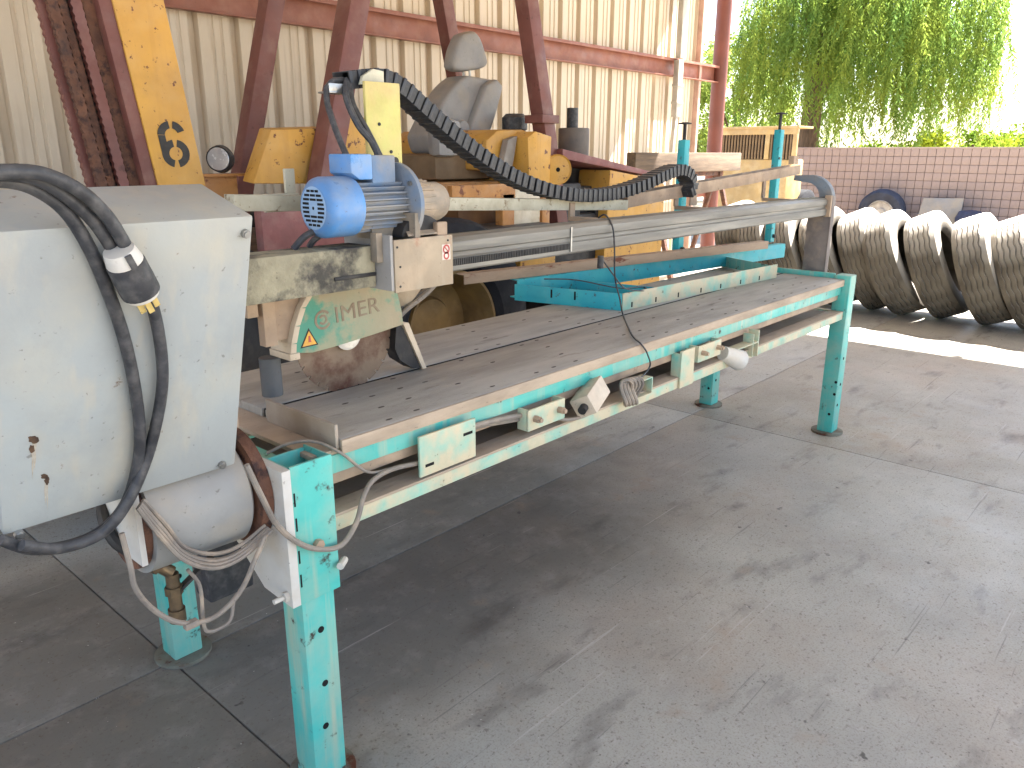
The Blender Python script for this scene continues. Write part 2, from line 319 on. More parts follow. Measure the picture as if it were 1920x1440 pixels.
# ------------------------------------------------------------------ shed
shed = thing('open_shed', (0, 4.0, 0), 'open steel shed with cream corrugated wall and rust red framing', 'shed')
def rib_profile(x0):
    p = []
    for k in range(3):
        x = x0+k*.3048
        for dx, dy in ((0, 0), (.05, 0), (.056, .009), (.074, .009), (.08, 0), (.118, 0), (.124, .009), (.142, .009), (.148, 0), (.196, 0), (.206, .052), (.264, .052), (.274, 0)):
            p.append((x+dx, 4.0+dy))
    p.append((x0+.9144, 4.0)); return p
corr = MB().box(-8.2, 8.74, 4.05, 4.07, 0.02, .12).build('corrugated_wall', redst2, shed)
x = -6.785; 
while x < 8.6:
    p = rib_profile(x); b = MB(); n = len(p)
    b.add([(a, c, .04) for a, c in p]+[(a, c, 4.35) for a, c in p], [(i, i+1, n+i+1, n+i) for i in range(n-1)])
    o = b.build('sheet', wallm, corr, ang=20)
    x += .9144
b = MB()                                            # girt: C channel, lips and rows of laps
b.box(-8.2, 9.2, 3.95, 3.958, 2.42, 2.62); b.box(-8.2, 9.2, 3.88, 3.95, 2.612, 2.622); b.box(-8.2, 9.2, 3.88, 3.95, 2.418, 2.428); b.box(-8.2, 9.2, 3.878, 3.884, 2.59, 2.612)
b.build('girt', redst2, shed, bevel=.002)
b = MB(); b.box(-8.2, 9.2, 3.9, 3.955, 1.1, 1.108); b.box(-8.2, 9.2, 3.947, 3.955, .95, 1.1); b.build('girt', redst2, shed, bevel=.002)
b = MB(); cx, cy = 9.26, 3.92
b.cyl((cx, cy, .02), (cx, cy, 4.3), .1, n=28); b.box(cx-.17, cx+.17, cy-.17, cy+.17, 0, .02)
colo = b.build('column', colm, shed)
B('base_plate', colm, colo, (cx-.16, cx+.16, cy-.16, cy+.16, .021, .035))
b = MB(); b.cyl((-1.5, -3.5, 0), (-1.5, -3.5, 4.3), .1, n=24); b.build('column', colm, shed)
b = MB(); b.cyl((8.6, -3.5, 0), (8.6, -3.5, 4.3), .1, n=24); b.build('column', colm, shed)
# wall end trim and downspout
B('corner_trim', mat('pink_trim', srgb(198, 164, 148), rough=.5, bump=.03), shed, (8.742, 8.80, 3.93, 4.06, .04, 4.35))
b = MB(); dx = at(1275, 100, 'y', 3.84).x
b.box(dx-.055, dx+.055, 3.80, 3.87, 2.62, 4.3); b.box(dx-.075, dx+.035, 3.80, 3.87, 1.95, 2.60)
for z in (2.3, 2.1): b.box(dx-.09, dx+.05, 3.79, 3.875, z, z+.03)
b.bar((dx-.03, 3.835, 1.95), (dx-.1, 3.84, 1.1), .05, .05)
b.build('downspout', mat('pale_grey_paint', srgb(186, 180, 170), rough=.5, bump=.04), shed, bevel=.004)
# roof: sheet and purlins; the eave throws the shadow edge on the floor at x = 5.88
XE = 5.88+4.36*math.cos(SUN_AZ)/math.tan(SUN_EL)
ro = B('roof', roofm, shed, (-2.8, XE, -3.7, 4.3, 4.36, 4.40), bevel=0)
for k in range(7): B('purlin', redst2, ro, (-2.7, XE-.05, -3.6+k*1.25, -3.53+k*1.25, 4.2, 4.355), bevel=.002)

# ------------------------------------------------------------------ bridge saw
saw = thing('bridge_saw', (1.7, .4, 0), 'long teal bridge saw with dusty table, overhead beam, blue motor and grey control box', 'saw')
L, W, LW, LD = 3.442, .748, .085, .09
LEG = {}
for (x0, y0, h) in ((0, 0, .70), (L, 0, .90), (0, W, .84), (L, W, .84)):
    lg = B('leg', teal, saw, (x0, x0+LD, y0, y0+LW, .012, h), bevel=.006); LEG[(x0, y0)] = lg
    b = MB(); b.cyl((x0+.045, y0+.042, 0), (x0+.045, y0+.042, .012), .085, n=28); b.build('foot_plate', mat('dirty_plate', srgb(122, 122, 108), srgb(104, 92, 78), 14, rough=.8, rust=RUST, rust_t=.6), lg)
    b = MB()
    for z, xx in ((.44, .5), (.29, .5), (.17, .42)):
        b.cyl((x0+LD*xx, y0-.0012, z), (x0+LD*xx, y0+.01, z), .0085, n=14)
    for z, yy in ((.31, .12), (.24, .12), (.12, .3)):
        if x0 > 1: b.cyl((x0-.0012, y0+LW*yy, z), (x0+.01, y0+LW*yy, z), .008, n=12)
    b.build('bolt_hole', hole, lg)
# open-topped sleeve round the near leg
lg = LEG[(0, 0)]; z0, z1 = .535, .874
b = MB(); b.box(-.01, .1, -.012, -.004, z0, z1); b.box(.0985, .1035, -.004, .1, z0+.01, z1-.004); b.box(-.01, -.003, -.0035, .1, z0, z1-.006); b.box(-.002, .098, .094, .1, .70, z1-.01)
b.build('sleeve', teal, lg, bevel=.002)
for z in (.8, .74, .66, .6): B('seam_mark', hole, lg, (-.006, -.002, -.0128, -.0118, z-.02, z+.012), bevel=0)
b = MB(); b.cyl((.045, -.012, .672), (.045, -.026, .672), .012, n=6); b.build('bolt', tan, lg)
b = MB(); b.cyl((.118, -.01, .60), (.09, -.03, .60), .009, n=8); b.build('cable_clip', whiteg, lg)
# rails
for nm, q in (('front', (.1, L-.002, .044, .084)), ('back', (.092, L-.002, .70, .74))):
    b = MB(); b.box(q[0], q[1], q[2], q[2]+.006, .797, .843); b.box(q[0], q[1], q[2]+.0061, q[3], .837, .843); b.box(q[0], q[1], q[2]+.0061, q[3]+.03, .797, .802)
    b.build('top_rail', teal if nm == 'front' else teal_d, saw, bevel=.0015)
b = MB(); b.box(.1, L, .018, .024, .664, .700); lr_ = b.build('lower_rail', teal_d, saw, bevel=.0015)
B('rail_flange', board_e, lr_, (.1, L, .017, .088, .7005, .708), bevel=.0015)
B('tube_rail', tan, saw, (.1, L, .054, .094, .764, .7965), bevel=.008)
b = MB(); b.box(.1, L, .72, .726, .662, .708); b.box(.1, L, .66, .7199, .702, .708); b.build('lower_rail', teal_d, saw, bevel=.0015)
B('drip_tray', mat('dusty_tray', srgb(160, 138, 114), srgb(136, 116, 96), 4, rough=.85), saw, (.1, L, .089, .658, .69, .696))
B('cross_rail', teal, saw, (.015, .06, .105, .745, .80, .84))
b = MB(); b.box(L+.012, L+.03, .09, .745, .84, .905); b.box(L+.03, L+.07, .09, .745, .84, .85); b.build('cross_rail', teal, saw, bevel=.002)
B('cross_rail', teal_d, saw, (L+.03, L+.06, .09, .745, .66, .70))
b = MB(); b.box(1.70, 1.80, .008, .0165, .665, .81); b.box(1.792, 1.80, .0166, .052, .709, .80); b.box(1.70, 1.708, .0166, .052, .709, .80)
b.build('strut', teal_d, saw, bevel=.001)
# table top
B('base_board', board_e, saw, (.085, L-.005, .046, .742, .8435, .8555), bevel=.002)
def slab_part(y0, y1):
    b = MB(); b.box(.163, L+.004, y0, y1, .856, .88)
    o = b.build('table_board', board, saw, bevel=.003)
    return o
t1 = slab_part(.038, .367); t2 = slab_part(.383, .745)
B('front_lipping', board_e, t1, (.160, L+.002, .030, .0378, .8445, .8785), bevel=.0015)
B('end_stop', mat('dusty_end_plate', srgb(168, 156, 142), srgb(150, 136, 120), 8, rough=.8), saw, (.150, .160, .042, .34, .856, .917), bevel=.003)
for tp, y0, y1 in ((t1, .038, .371), (t2, .379, .745)):
    b = MB(); rr = random.Random(3)
    for i in range(34):
        for j in range(4):
            if rr.random() < .62: continue
            xx = .24+i*.096+(.048 if j % 2 else 0)+rr.uniform(-.006, .006); yy = y0+.03+(y1-y0-.06)*j/3+rr.uniform(-.004, .004)
            if xx > L-.03: continue
            pts = [(xx+math.cos(a)*.011*(1 if abs(math.cos(a)) > .1 else 1), yy+math.sin(a)*.0042, .8805) for a in [k*math.pi/5 for k in range(10)]]
            b.prism(pts, (0, 0, -.004))
    b.build('fixing_slots', mat('dirt_slot', srgb(92, 84, 76), srgb(72, 66, 60), 20, rough=.9), tp, kind='stuff')
B('kerf_groove', hole, saw, (.17, L, .3672, .3828, .8556, .8780), bevel=0)
# things hung on the front rail
pl = B('mounting_plate', teal_d, saw, (.382, .588, .010, .018, .718, .83), bevel=.002)
B('slot', hole, pl, (.40, .43, .0092, .0105, .742, .75), (.54, .575, .0092, .0105, .79, .798), bevel=0)
for x0, x1, zt, zb in ((.80, .975, .80, .734), (1.815, 2.0, .81, .745)):
    c = B('clamp_bracket', teal_d, saw, (x0, x1, .0, .008, zb, zt), (x0, x0+.01, .0085, .044, zb, zt), (x1-.01, x1, .0085, .044, zb, zt), bevel=.002)
    for xx in (x0+.03, x1-.03):
        b = MB(); b.cyl((xx, .0, zb+.035), (xx, -.02, zb+.035), .011, n=6); b.cyl((xx, -.0198, zb+.035), (xx, -.028, zb+.035), .007, n=10); b.build('bolt', tan, c)
M = Matrix.Translation((1.115, .0, .772)) @ Matrix.Rotation(R(-12), 4, 'Y') @ Matrix.Rotation(R(18), 4, 'Z') @ Matrix.Rotation(R(-24), 4, 'X')
jb = B('junction_box', mat('beige_box', srgb(206, 192, 172), srgb(192, 176, 156), 12, rough=.6), saw, (-.075, .075, -.03, .04, -.034, .034), bevel=.006, M=M)
b = MB(); b.cyl(M @ Vector((-.075, 0, 0)), M @ Vector((-.10, 0, 0)), .014, n=12); b.build('cable_gland', dark, jb)
b = MB(); x0 = 1.36
b.box(x0, x0+.12, -.005, .044, .70, .704); b.box(x0, x0+.12, -.005, .044, .758, .762); b.box(x0+.115, x0+.12, -.005, .044, .7041, .7579)
tb = b.build('tube_socket', teal_d, saw, bevel=.001)
b = MB()
for k in range(4):
    c0 = Vector((1.30+.015*k, -.012-.004*k, .745))
    b.tube([c0+Vector((.022*math.cos(a), -.012*math.sin(a*2), .045*math.sin(a))) for a in [i*2*math.pi/12 for i in range(13)]], .007, n=6, sub=3)
b.build('coiled_cord', cream_m, tb)
b = MB(); x0 = 2.2
b.box(x0-.1, x0+.14, -.005, .044, .735, .74); b.box(x0+.09, x0+.095, -.005, .044, .68, .78); b.box(x0+.14, x0+.147, -.005, .044, .672, .79)
ts = b.build('tube_socket', teal_d, saw, bevel=.001)
b = MB(); b.cyl((2.06, .02, .735), (2.16, -.01, .69), .03, .045, n=16); b.build('spout', whiteg, ts)
b = MB(); b.tube([(.95, .03, .735), (1.0, .0, .722), (1.1, .0, .716), (1.18, .02, .73)], .006); b.build('hanging_cable', cream_m, saw)
b = MB(); b.tube([(.59, .03, .80), (.7, .035, .79), (.8, .03, .78)], .008); b.tube([(.6, .045, .79), (.7, .05, .775), (.8, .04, .765)], .007); b.build('cable_run', cream_m, saw)

# beam ----------------------------------------------------------------
YB0, YB1 = .18, .28
prof = [(.185, 1.205), (.275, 1.205), (.28, 1.21), (.28, 1.292), (.272, 1.30), (.198, 1.30), (.18, 1.288), (.18, 1.262), (.188, 1.258), (.188, 1.246), (.18, 1.242), (.18, 1.21)]
b = MB(); b.prism([(.40, y, z) for y, z in prof], (3.09, 0, 0)); bm_ = b.build('bridge_beam', alu, saw, bevel=.0012)
b = MB(); b.box(-.08, .399, .176, .284, 1.198, 1.302); bcov = b.build('beam_cover', crust, saw, bevel=.004)
B('wiper_strip', dark, bcov, (.27, .398, .172, .1758, 1.226, 1.236), bevel=.002)
b = MB()
for k in range(78): b.box(.63+k*.0075, .6345+k*.0075, .176, .1795, 1.222, 1.241)
b.build('toothed_rack', dark, bm_)
b = MB(); b.box(1.215, 1.222, .1755, .1795, 1.214, 1.294); b.build('joint_strip', steel, bm_)
ep = B('end_post', mat('grey_post', srgb(128, 118, 112), srgb(104, 96, 94), 8, rough=.7, dust=DUST, dust_amt=.25), saw, (3.494, 3.535, .166, .288, .851, 1.204), (3.491, 3.535, .16, .168, .851, 1.31), bevel=.003)
b = MB(); pts = []
for k in range(11):
    a = R(0+k*9); pts.append((.30-math.cos(a)*.135, 1.29+math.sin(a)*.125))
for k in range(10, -1, -1):
    a = R(0+k*9); pts.append((.31-math.cos(a)*.075, 1.29+math.sin(a)*.085))
pts2 = pts[:11]+[(.385, 1.412), (.388, 1.385)]+pts[11:]
b.prism([(3.492, y, z) for y, z in pts2], (.045, 0, 0)); b.build('hook_cap', mat('blue_grey_paint', srgb(108, 122, 136), srgb(124, 122, 120), 9, rough=.6), ep, bevel=.002)
B('post_end_plate', tan, ep, (3.47, 3.4905, .162, .196, 1.20, 1.312), bevel=.002)
B('end_post', tan, saw, (-.085, -.02, .166, .288, .84, 1.197), bevel=.003)

# carriage + motor + guard + blade -------------------------------------
ca = B('carriage', carr, saw, (.415, .618, .118, .126, 1.185, 1.318), (.612, .618, .1262, .31, 1.19, 1.314), bevel=.002)
B('side_plate', mat('grey_plate', srgb(160, 158, 156), srgb(146, 142, 136), 6, rough=.6, dust=DUST, dust_amt=.2), ca, (.405, .4145, .122, .31, 1.19, 1.33), bevel=.002)
B('side_plate', greyb, ca, (.385, .4045, .15, .175, 1.262, 1.335), bevel=.002)
b = MB(); b.prism([(.47, .128, 1.322), (.607, .128, 1.322), (.607, .24, 1.372), (.53, .24, 1.372)], (0, 0, .004)); b.box(.41, .61, .24, .31, 1.302, 1.372); b.build('motor_base', greyb, ca, bevel=.002)
b = MB(); b.box(.49, .507, .122, .27, 1.30, 1.38); b.build('support_rib', greyb, ca)
b = MB(); hp_ = [(.535+.07*math.cos(R(a)), 1.318+.055*math.sin(R(a))) for a in range(0, 181, 15)]; b.prism([(x_, .145, z_) for x_, z_ in hp_], (0, .09, 0)); b.build('belt_hood', dark, ca, bevel=.003)
B('hood_strap', tan, ca, (.572, .608, .1265, .145, 1.30, 1.352), bevel=.003)
st = B('sticker', stkw, ca, (.578, .608, .1172, .1178, 1.253, 1.294), bevel=0)
b = MB(); b.lathe([(0, .008), (0, .0125), (.0006, .0125), (.0006, .008)], (.593, .1170, 1.281), (0, -1, 0), 20, close=True); b.bar((.584, .1168, 1.29), (.602, .1168, 1.272), .003, .0006, up=(0, 1, 0)); b.lathe([(0, .006), (0, .0105), (.0006, .0105), (.0006, .006)], (.593, .1170, 1.264), (0, -1, 0), 20, close=True)
b.build('warning_symbol', stkr, st)
b = MB()
for xx, zz in ((.424, 1.30), (.43, 1.2), (.60, 1.304), (.432, 1.25)): b.cyl((xx, .118, zz), (xx, .1165, zz), .003, n=10)
b.build('screw', dark, ca)
mo = thing('x', (0, 0, 0), 'x', 'x'); bpy.data.objects.remove(mo)
MY, MZ = .215, 1.40
b = MB()
b.lathe([(.252, .0), (.252, .050), (.256, .060), (.266, .0705), (.275, .073), (.352, .073), (.352, .066), (.349, .066)], (0, MY, MZ), (1, 0, 0), 48)
mtr = b.build('motor', blue, saw, label='blue electric motor with slotted fan cover')
b = MB()
for k in range(9):                                   # slots in the fan cover
    zz = -.040+k*.010; hw = math.sqrt(max(.0495**2-zz*zz, 0))-.004
    if abs(zz) < .016: segs = ((-hw, -.016), (.016, hw))
    else: segs = ((-hw, hw),)
    for a, c in segs:
        n_ = 3 if c-a > .05 else (2 if c-a > .03 else 1); wseg = (c-a)/n_
        for q in range(n_): b.box(.2508, .253, MY+a+q*wseg+.0015, MY+a+(q+1)*wseg-.0015, MZ+zz-.0028, MZ+zz+.0028)
b.build('vent_slots', hole, mtr, kind='stuff')
b = MB(); b.lathe([(.2512, 0), (.2512, .049), (.2516, .051), (.2521, .0)], (0, MY, MZ), (1, 0, 0), 40); b.build('fan_grille', mat('pale_blue', srgb(150, 178, 206), srgb(134, 164, 198), 20, rough=.5, bump=0), mtr)
b = MB(); b.cyl((.2505, MY, MZ), (.254, MY, MZ), .004, n=12); b.build('centre_screw', hole, mtr)
b = MB(); b.cyl((.3525, MY, MZ), (.500, MY, MZ), .053, n=40); b.build('stator_body', blue_d, mtr)
for k in range(26):
    a = k*2*math.pi/26
    if 60 < math.degrees(a) < 120: continue
    b = MB(); M = Matrix.Translation((0, MY, MZ)) @ Matrix.Rotation(a, 4, 'X'); b.box(.356, .497, .0525, .068, -.0016, .0016, M=M)
    b.build('cooling_fin', blue_d, mtr)
b = MB(); b.lathe([(.5005, 0), (.5005, .098), (.503, .104), (.515, .104), (.518, .10), (.519, 0)], (0, MY, MZ), (1, 0, 0), 48); fg = b.build('flange', blue_d, mtr)
for k in range(6):
    b = MB(); a = k*math.pi/3+.4; b.cyl((.492, MY+math.cos(a)*.088, MZ+math.sin(a)*.088), (.5004, MY+math.cos(a)*.088, MZ+math.sin(a)*.088), .006, n=6); b.build('bolt', steel, fg)
b = MB(); b.lathe([(.5195, 0), (.5195, .06), (.53, .056), (.60, .056), (.61, .052), (.645, .052), (.66, .046), (.66, 0)], (0, MY, MZ), (1, 0, 0), 36)
gb = b.build('gearbox', greyb, saw)
b = MB()
for k in range(20):
    a = k*2*math.pi/20; M = Matrix.Translation((0, MY, MZ)) @ Matrix.Rotation(a, 4, 'X'); b.box(.532, .60, .054, .0605, -.002, .002, M=M)
b.build('ribs', greyb, gb)
b = MB(); b.prism([(.335, MY-.045, 1.525), (.335, MY-.045, 1.48), (.36, MY-.045, 1.464), (.40, MY-.045, 1.464), (.40, MY-.045, 1.525)], (0, .09, 0)); b.build('terminal_box', blue, mtr, bevel=.005)
b = MB(); b.box(.4005, .475, MY-.042, MY+.042, 1.455, 1.522); b.build('terminal_box', blue_d, mtr, bevel=.004)
b = MB(); b.cyl((.44, MY, 1.30), (.44, MY, 1.34), .03, n=16); b.box(.40, .49, MY-.03, MY+.03, 1.318, 1.345); b.build('foot', greyb, mtr)
# guard
gp = [(.236, 1.024), (.240, 1.05), (.254, 1.095), (.275, 1.14), (.300, 1.172), (.325, 1.194), (.56, 1.194), (.585, 1.17), (.602, 1.13), (.614, 1.08), (.618, 1.04), (.50, 1.028), (.38, 1.018), (.30, 1.014)]
b = MB(); b.prism([(a, .333, z) for a, z in gp], (0, .085, 0)); gd = b.build('blade_guard', guardm, saw, bevel=.003)
b = MB(); rim = gp[:6]
for i in range(5):
    (a0, z0), (a1, z1) = rim[i], rim[i+1]; b.add([(a0-.006, .329, z0), (a1-.006, .329, z1), (a1+.010, .329, z1-.003), (a0+.011, .329, z0), (a0-.006, .425, z0), (a1-.006, .425, z1), (a1+.010, .425, z1-.003), (a0+.011, .425, z0)], [(0, 1, 2, 3), (7, 6, 5, 4), (0, 4, 5, 1), (3, 2, 6, 7), (0, 3, 7, 4), (1, 5, 6, 2)])
b.box(.226, .256, .327, .425, 1.006, 1.0235); b.build('guard_rim', cream, gd, bevel=.001)
MT = Matrix.Translation((.425, .3322, 1.105)) @ Matrix.Rotation(R(-4), 4, 'Y') @ Matrix.Rotation(R(90), 4, 'X')
text_mesh('lettering', 'IMER', .064, .0006, MT @ Matrix.Translation((.028, 0, 0)) @ Matrix.Scale(1.15, 4, (1, 0, 0)), letter, gd, 0)
b = MB(); c0 = Vector((.338, .3318, 1.098))
def arc(b, c, r0, r1, a0, a1, y, n=18, ex=1):
    P = []
    for k in range(n+1):
        a = R(a0+(a1-a0)*k/n); P.append((math.cos(a), math.sin(a)))
    for k in range(n):
        q = [(c.x+P[i][0]*rr*ex, y, c.z+P[i][1]*rr) for i, rr in ((k, r0), (k+1, r0), (k+1, r1), (k, r1))]
        b.prism(q, (0, -.0009, 0))
arc(b, c0, .020, .027, 40, 330, .3328); arc(b, c0, .008, .014, -150, 150, .3328); b.build('emblem', letter, gd)
b = MB(); b.prism([(.262, .3328, 1.0325), (.318, .3328, 1.0335), (.291, .3328, 1.083)], (0, -.0007, 0)); tr = b.build('warning_triangle', stkk, gd)
b = MB(); b.prism([(.268, .332, 1.0362), (.312, .332, 1.037), (.291, .332, 1.075)], (0, -.0007, 0)); b.build('triangle_fill', stky, tr)
b = MB(); b.prism([(.287, .3312, 1.045), (.296, .3312, 1.045), (.293, .3312, 1.062), (.288, .3312, 1.062)], (0, -.0006, 0)); b.build('pictogram', stkr, tr)
BC = Vector((.44, .3755, 1.036)); b = MB(); n = 28; pts = []
for k in range(n):
    a0 = 2*math.pi*k/n
    for da, rr in ((0, .1585), (.012, .168), (.185, .168), (.197, .1585)): pts.append((BC.x+math.cos(a0+da)*rr, BC.y-.0015, BC.z+math.sin(a0+da)*rr))
b.prism(pts, (0, .003, 0)); bl = b.build('saw_blade', bladem, saw)
b = MB(); b.cyl((BC.x, BC.y-.0016, BC.z), (BC.x, BC.y-.012, BC.z), .045, n=28); b.build('blade_flange', steel, bl)
b = MB(); b.prism([(.602, .348, 1.032), (.622, .348, 1.036), (.694, .348, .889), (.665, .348, .893), (.612, .348, .93), (.594, .348, .968)], (0, .05, 0)); sp = b.build('splash_flap', dark, gd)
b = MB(); b.prism([(.6225, .342, 1.045), (.646, .342, 1.04), (.712, .342, .887), (.697, .342, .886)], (0, .062, 0)); b.build('flap_edge', cream, gd)
b = MB(); b.prism([(.60, .40, 1.15), (.68, .34, 1.19), (.76, .34, 1.19), (.67, .36, 1.09), (.625, .40, 1.05)], (0, .012, 0)); b.build('arm_plate', carr, saw, bevel=.002)
b = MB(); b.tube([(.615, .37, 1.045), (.66, .36, 1.08), (.72, .34, 1.12), (.75, .32, 1.16), (.755, .29, 1.21)], .008); b.tube([(.62, .385, 1.05), (.68, .375, 1.10), (.75, .36, 1.13)], .007); b.build('water_hose', cream_m, saw)
b = MB(); b.box(.17, .205, .345, .375, 1.05, 1.197); b.box(.206, .28, .35, .40, 1.06, 1.197); b.box(.13, .16, .35, .39, 1.13, 1.197); b.build('guard_bracket', tan, saw, bevel=.002)
b = MB(); b.cyl((.215, .41, .90), (.215, .41, 1.004), .028, n=18); b.build('guard_nozzle', mat('nozzle_grey', srgb(92, 94, 96), rough=.6), saw)
b = MB(); b.tube([(.262, .23, 1.345), (.235, .24, 1.33), (.21, .25, 1.303)], .009); b.tube([(.29, .24, 1.335), (.27, .25, 1.32), (.262, .26, 1.303)], .008); b.build('motor_cable', black, saw)
# upright plate carrying the cable chain
pc = B('chain_upright', ylw_l, saw, (.489, .606, .298, .308, 1.372, 1.705), bevel=.002)
for xx, zz in ((.53, 1.60), (.567, 1.53), (.58, 1.505)):
    b = MB(); b.cyl((xx, .298, zz), (xx, .2955, zz), .0045 if zz > 1.51 else .012, n=12); b.build('bolt', dark, pc)
B('chain_bracket', steel, pc, (.43, .50, .37, .42, 1.676, 1.681), (.43, .50, .37, .374, 1.6808, 1.70), bevel=.001)
b = MB(); b.prism([(.515, .36, 1.70), (.595, .36, 1.70), (.595, .36, 1.738), (.56, .36, 1.742), (.525, .36, 1.722)], (0, -.012, 0)); b.build('chain_tab', mat('ivory_tab', srgb(206, 200, 176), rough=.5), pc, bevel=.002)
# cable chain
cp = [(640, 152), (672, 148), (705, 146), (738, 160), (775, 192), (815, 228), (860, 266), (910, 303), (960, 333), (1020, 356), (1080, 366), (1140, 363), (1190, 350), (1235, 330), (1268, 318), (1288, 330), (1292, 352), (1280, 368)]
P = [at(x, y, 'y', .40) for x, y in cp]
Q = [P[0]*2-P[1]]+P+[P[-1]*2-P[-2]]; path = []
for i in range(1, len(Q)-2):
    for k in range(20):
        t = k/20; a, bb, c, d = Q[i-1:i+3]; path.append(.5*((2*bb)+(-a+c)*t+(2*a-5*bb+4*c-d)*t*t+(-a+3*bb-3*c+d)*t**3))
pos = [path[0]]; acc = 0
for i in range(1, len(path)):
    acc += (path[i]-path[i-1]).length
    if acc >= .029: pos.append(path[i]); acc = 0
cc = bpy.data.objects.new('cable_chain', MB().tube(pos, .012, n=6, smooth=False).mesh('cable_chain', black)); COL.objects.link(cc); adopt(cc, saw)
b = MB(); b.box(-.0142, .0142, -.034, .034, -.022, .022); b.box(-.0142, -.004, -.037, .037, -.0235, .0235)
lm = b.mesh('chain_link', plastic, .0015)
for i in range(len(pos)-1):
    d = (pos[i+1]-pos[i]).normalized(); y = Vector((0, 1, 0)); z = d.cross(y).normalized(); y = z.cross(d); c = (pos[i]+pos[i+1])/2
    o = bpy.data.objects.new('chain_link', lm); COL.objects.link(o); M = Matrix((d, y, z)).transposed().to_4x4(); M.translation = c
    o.matrix_basis = M; o.parent = cc; o.matrix_parent_inverse = wmat(cc).inverted()
b = MB()
b.tube([at(612, 165, 'y', .38), at(614, 195, 'y', .36), at(632, 250, 'y', .30), at(655, 303, 'y', .235)], .008)
b.tube([at(650, 150, 'y', .38), at(650, 185, 'y', .34), at(672, 235, 'y', .29), at(700, 270, 'y', .27), at(712, 303, 'y', .25)], .009)
b.tube([at(655, 150, 'y', .38), at(660, 195, 'y', .34), at(690, 250, 'y', .285), at(718, 306, 'y', .25)], .010)
b.tube([at(612, 165, 'y', .38), at(625, 152, 'y', .38), at(645, 150, 'y', .39)], .008)
b.build('chain_cables', black, saw)
# chain tray: two lengths, kinked where they meet
a0, a1 = at(430, 380, 'y', .43), at(1168, 384, 'y', .43); c0, c1 = at(1176, 378, 'y', .42), at(1500, 318, 'y', .42)
b = MB(); b.bar(a0, a1, .05, .040); b.build('cable_tray', mat('chipped_cream_bar', srgb(190, 184, 162), srgb(168, 160, 138), 14, rough=.6, rust=srgb(120, 100, 76), rust_t=.64, rust_scale=30), saw, bevel=.002)
b = MB(); s = Vector((0, 0, 1)); b.bar(c0, c1, .004, .052); b.bar(c0+Vector((0, .032, -.025)), c1+Vector((0, .032, -.025)), .056, .004); b.bar(c0+Vector((0, .064, 0)), c1+Vector((0, .064, 0)), .004, .052)
tray = b.build('cable_tray', tan, saw, bevel=.001)
b = MB(); q = at(1300, 360, 'y', .41); b.box(q.x-.03, q.x+.03, .405, .412, q.z-.06, q.z+.05); b.build('chain_bracket', tan, tray)
b = MB(); b.box(c1.x-.12, c1.x-.06, .41, .44, c1.z+.03, c1.z+.075); b.build('tray_tab', tan, tray)
for xx in (.66, 1.5): B('tray_bracket', tan, saw, (xx, xx+.03, .281, .41, 1.285, 1.30), (xx, xx+.03, .40, .41, 1.2995, 1.35), bevel=.001)
for xx in (2.3, 3.2): B('tray_bracket', tan, saw, (xx, xx+.03, .281, .43, 1.285, 1.30), (xx, xx+.03, .425, .435, 1.2995, 1.345 if xx < 3 else 1.39), bevel=.001)
# galvanised tube end behind the control box
q0 = at(505, 372, 'y', .47); b = MB(); b.box(q0.x-.02, q0.x+.08, .455, .47, q0.z-.035, q0.z+.012); b.box(q0.x+.045, q0.x+.075, .458, .468, q0.z+.0121, q0.z+.075)
b.build('angle_bracket', mat('pale_bracket', srgb(196, 188, 166), rough=.6), saw, bevel=.002)

# control box ----------------------------------------------------------
FT, FB = Vector((0, -.112, 1.419)), Vector((0, .051, .893))
nrm = Vector((0, FB.z-FT.z, FT.y-FB.y)).normalized()     # front face leans out over the aisle
def face(px, py, off=0):
    d = ray(px, py); p0 = FT+nrm*off; return CAM+d*((p0-CAM).dot(nrm)/d.dot(nrm))
XL, XR = -.535, -.100
BT = Vector((0, .062, 1.470)); 
sec = [FT, FB, FB+Vector((0, .19, .06)), Vector((0, .16, 1.462)), BT]
b = MB(); b.prism([(XL, p.y, p.z) for p in sec], (XR-XL, 0, 0)); bx = b.build('control_box', boxg, saw, bevel=.005, label='pale grey sheet metal control box with sloping top')
for px, py in ((459, 437), (35, 1000), (415, 870)):
    b = MB(); p = face(px, py, .0); b.cyl(p-nrm*.001, p+nrm*.007, .0085, n=8); b.cyl(p+nrm*.0069, p+nrm*.010, .006, n=8); b.build('cover_screw', steel, bx)
rustm = mat('rust_spot', srgb(62, 47, 38), srgb(104, 80, 60), 40, rough=.9)
rustl = mat('rust_drip', srgb(172, 166, 154), srgb(156, 148, 134), 90, rough=.9)
for px, py, w_, h_ in ((63, 824, 12, 9), (60, 842, 6, 9), (84, 893, 9, 5), (88, 901, 5, 8)):
    b = MB(); b.prism([face(px+w_*math.cos(a)*random.uniform(.65, 1.15), py+h_*math.sin(a)*random.uniform(.65, 1.15), .0003) for a in [k*math.pi/7 for k in range(14)]], nrm*.0005); b.build('rust_hole', rustm, bx)
    b = MB(); b.prism([face(px-w_*.3, py+h_-3, .0002), face(px+w_*.5, py+h_-3, .0002), face(px+w_*.3, py+h_+12, .0002), face(px+w_*.42, py+h_+26, .0002), face(px+w_*.1, py+h_+48, .0002), face(px-w_*.12, py+h_+24, .0002), face(px+w_*.02, py+h_+10, .0002)], nrm*.0003); b.build('rust_drip', rustl, bx)
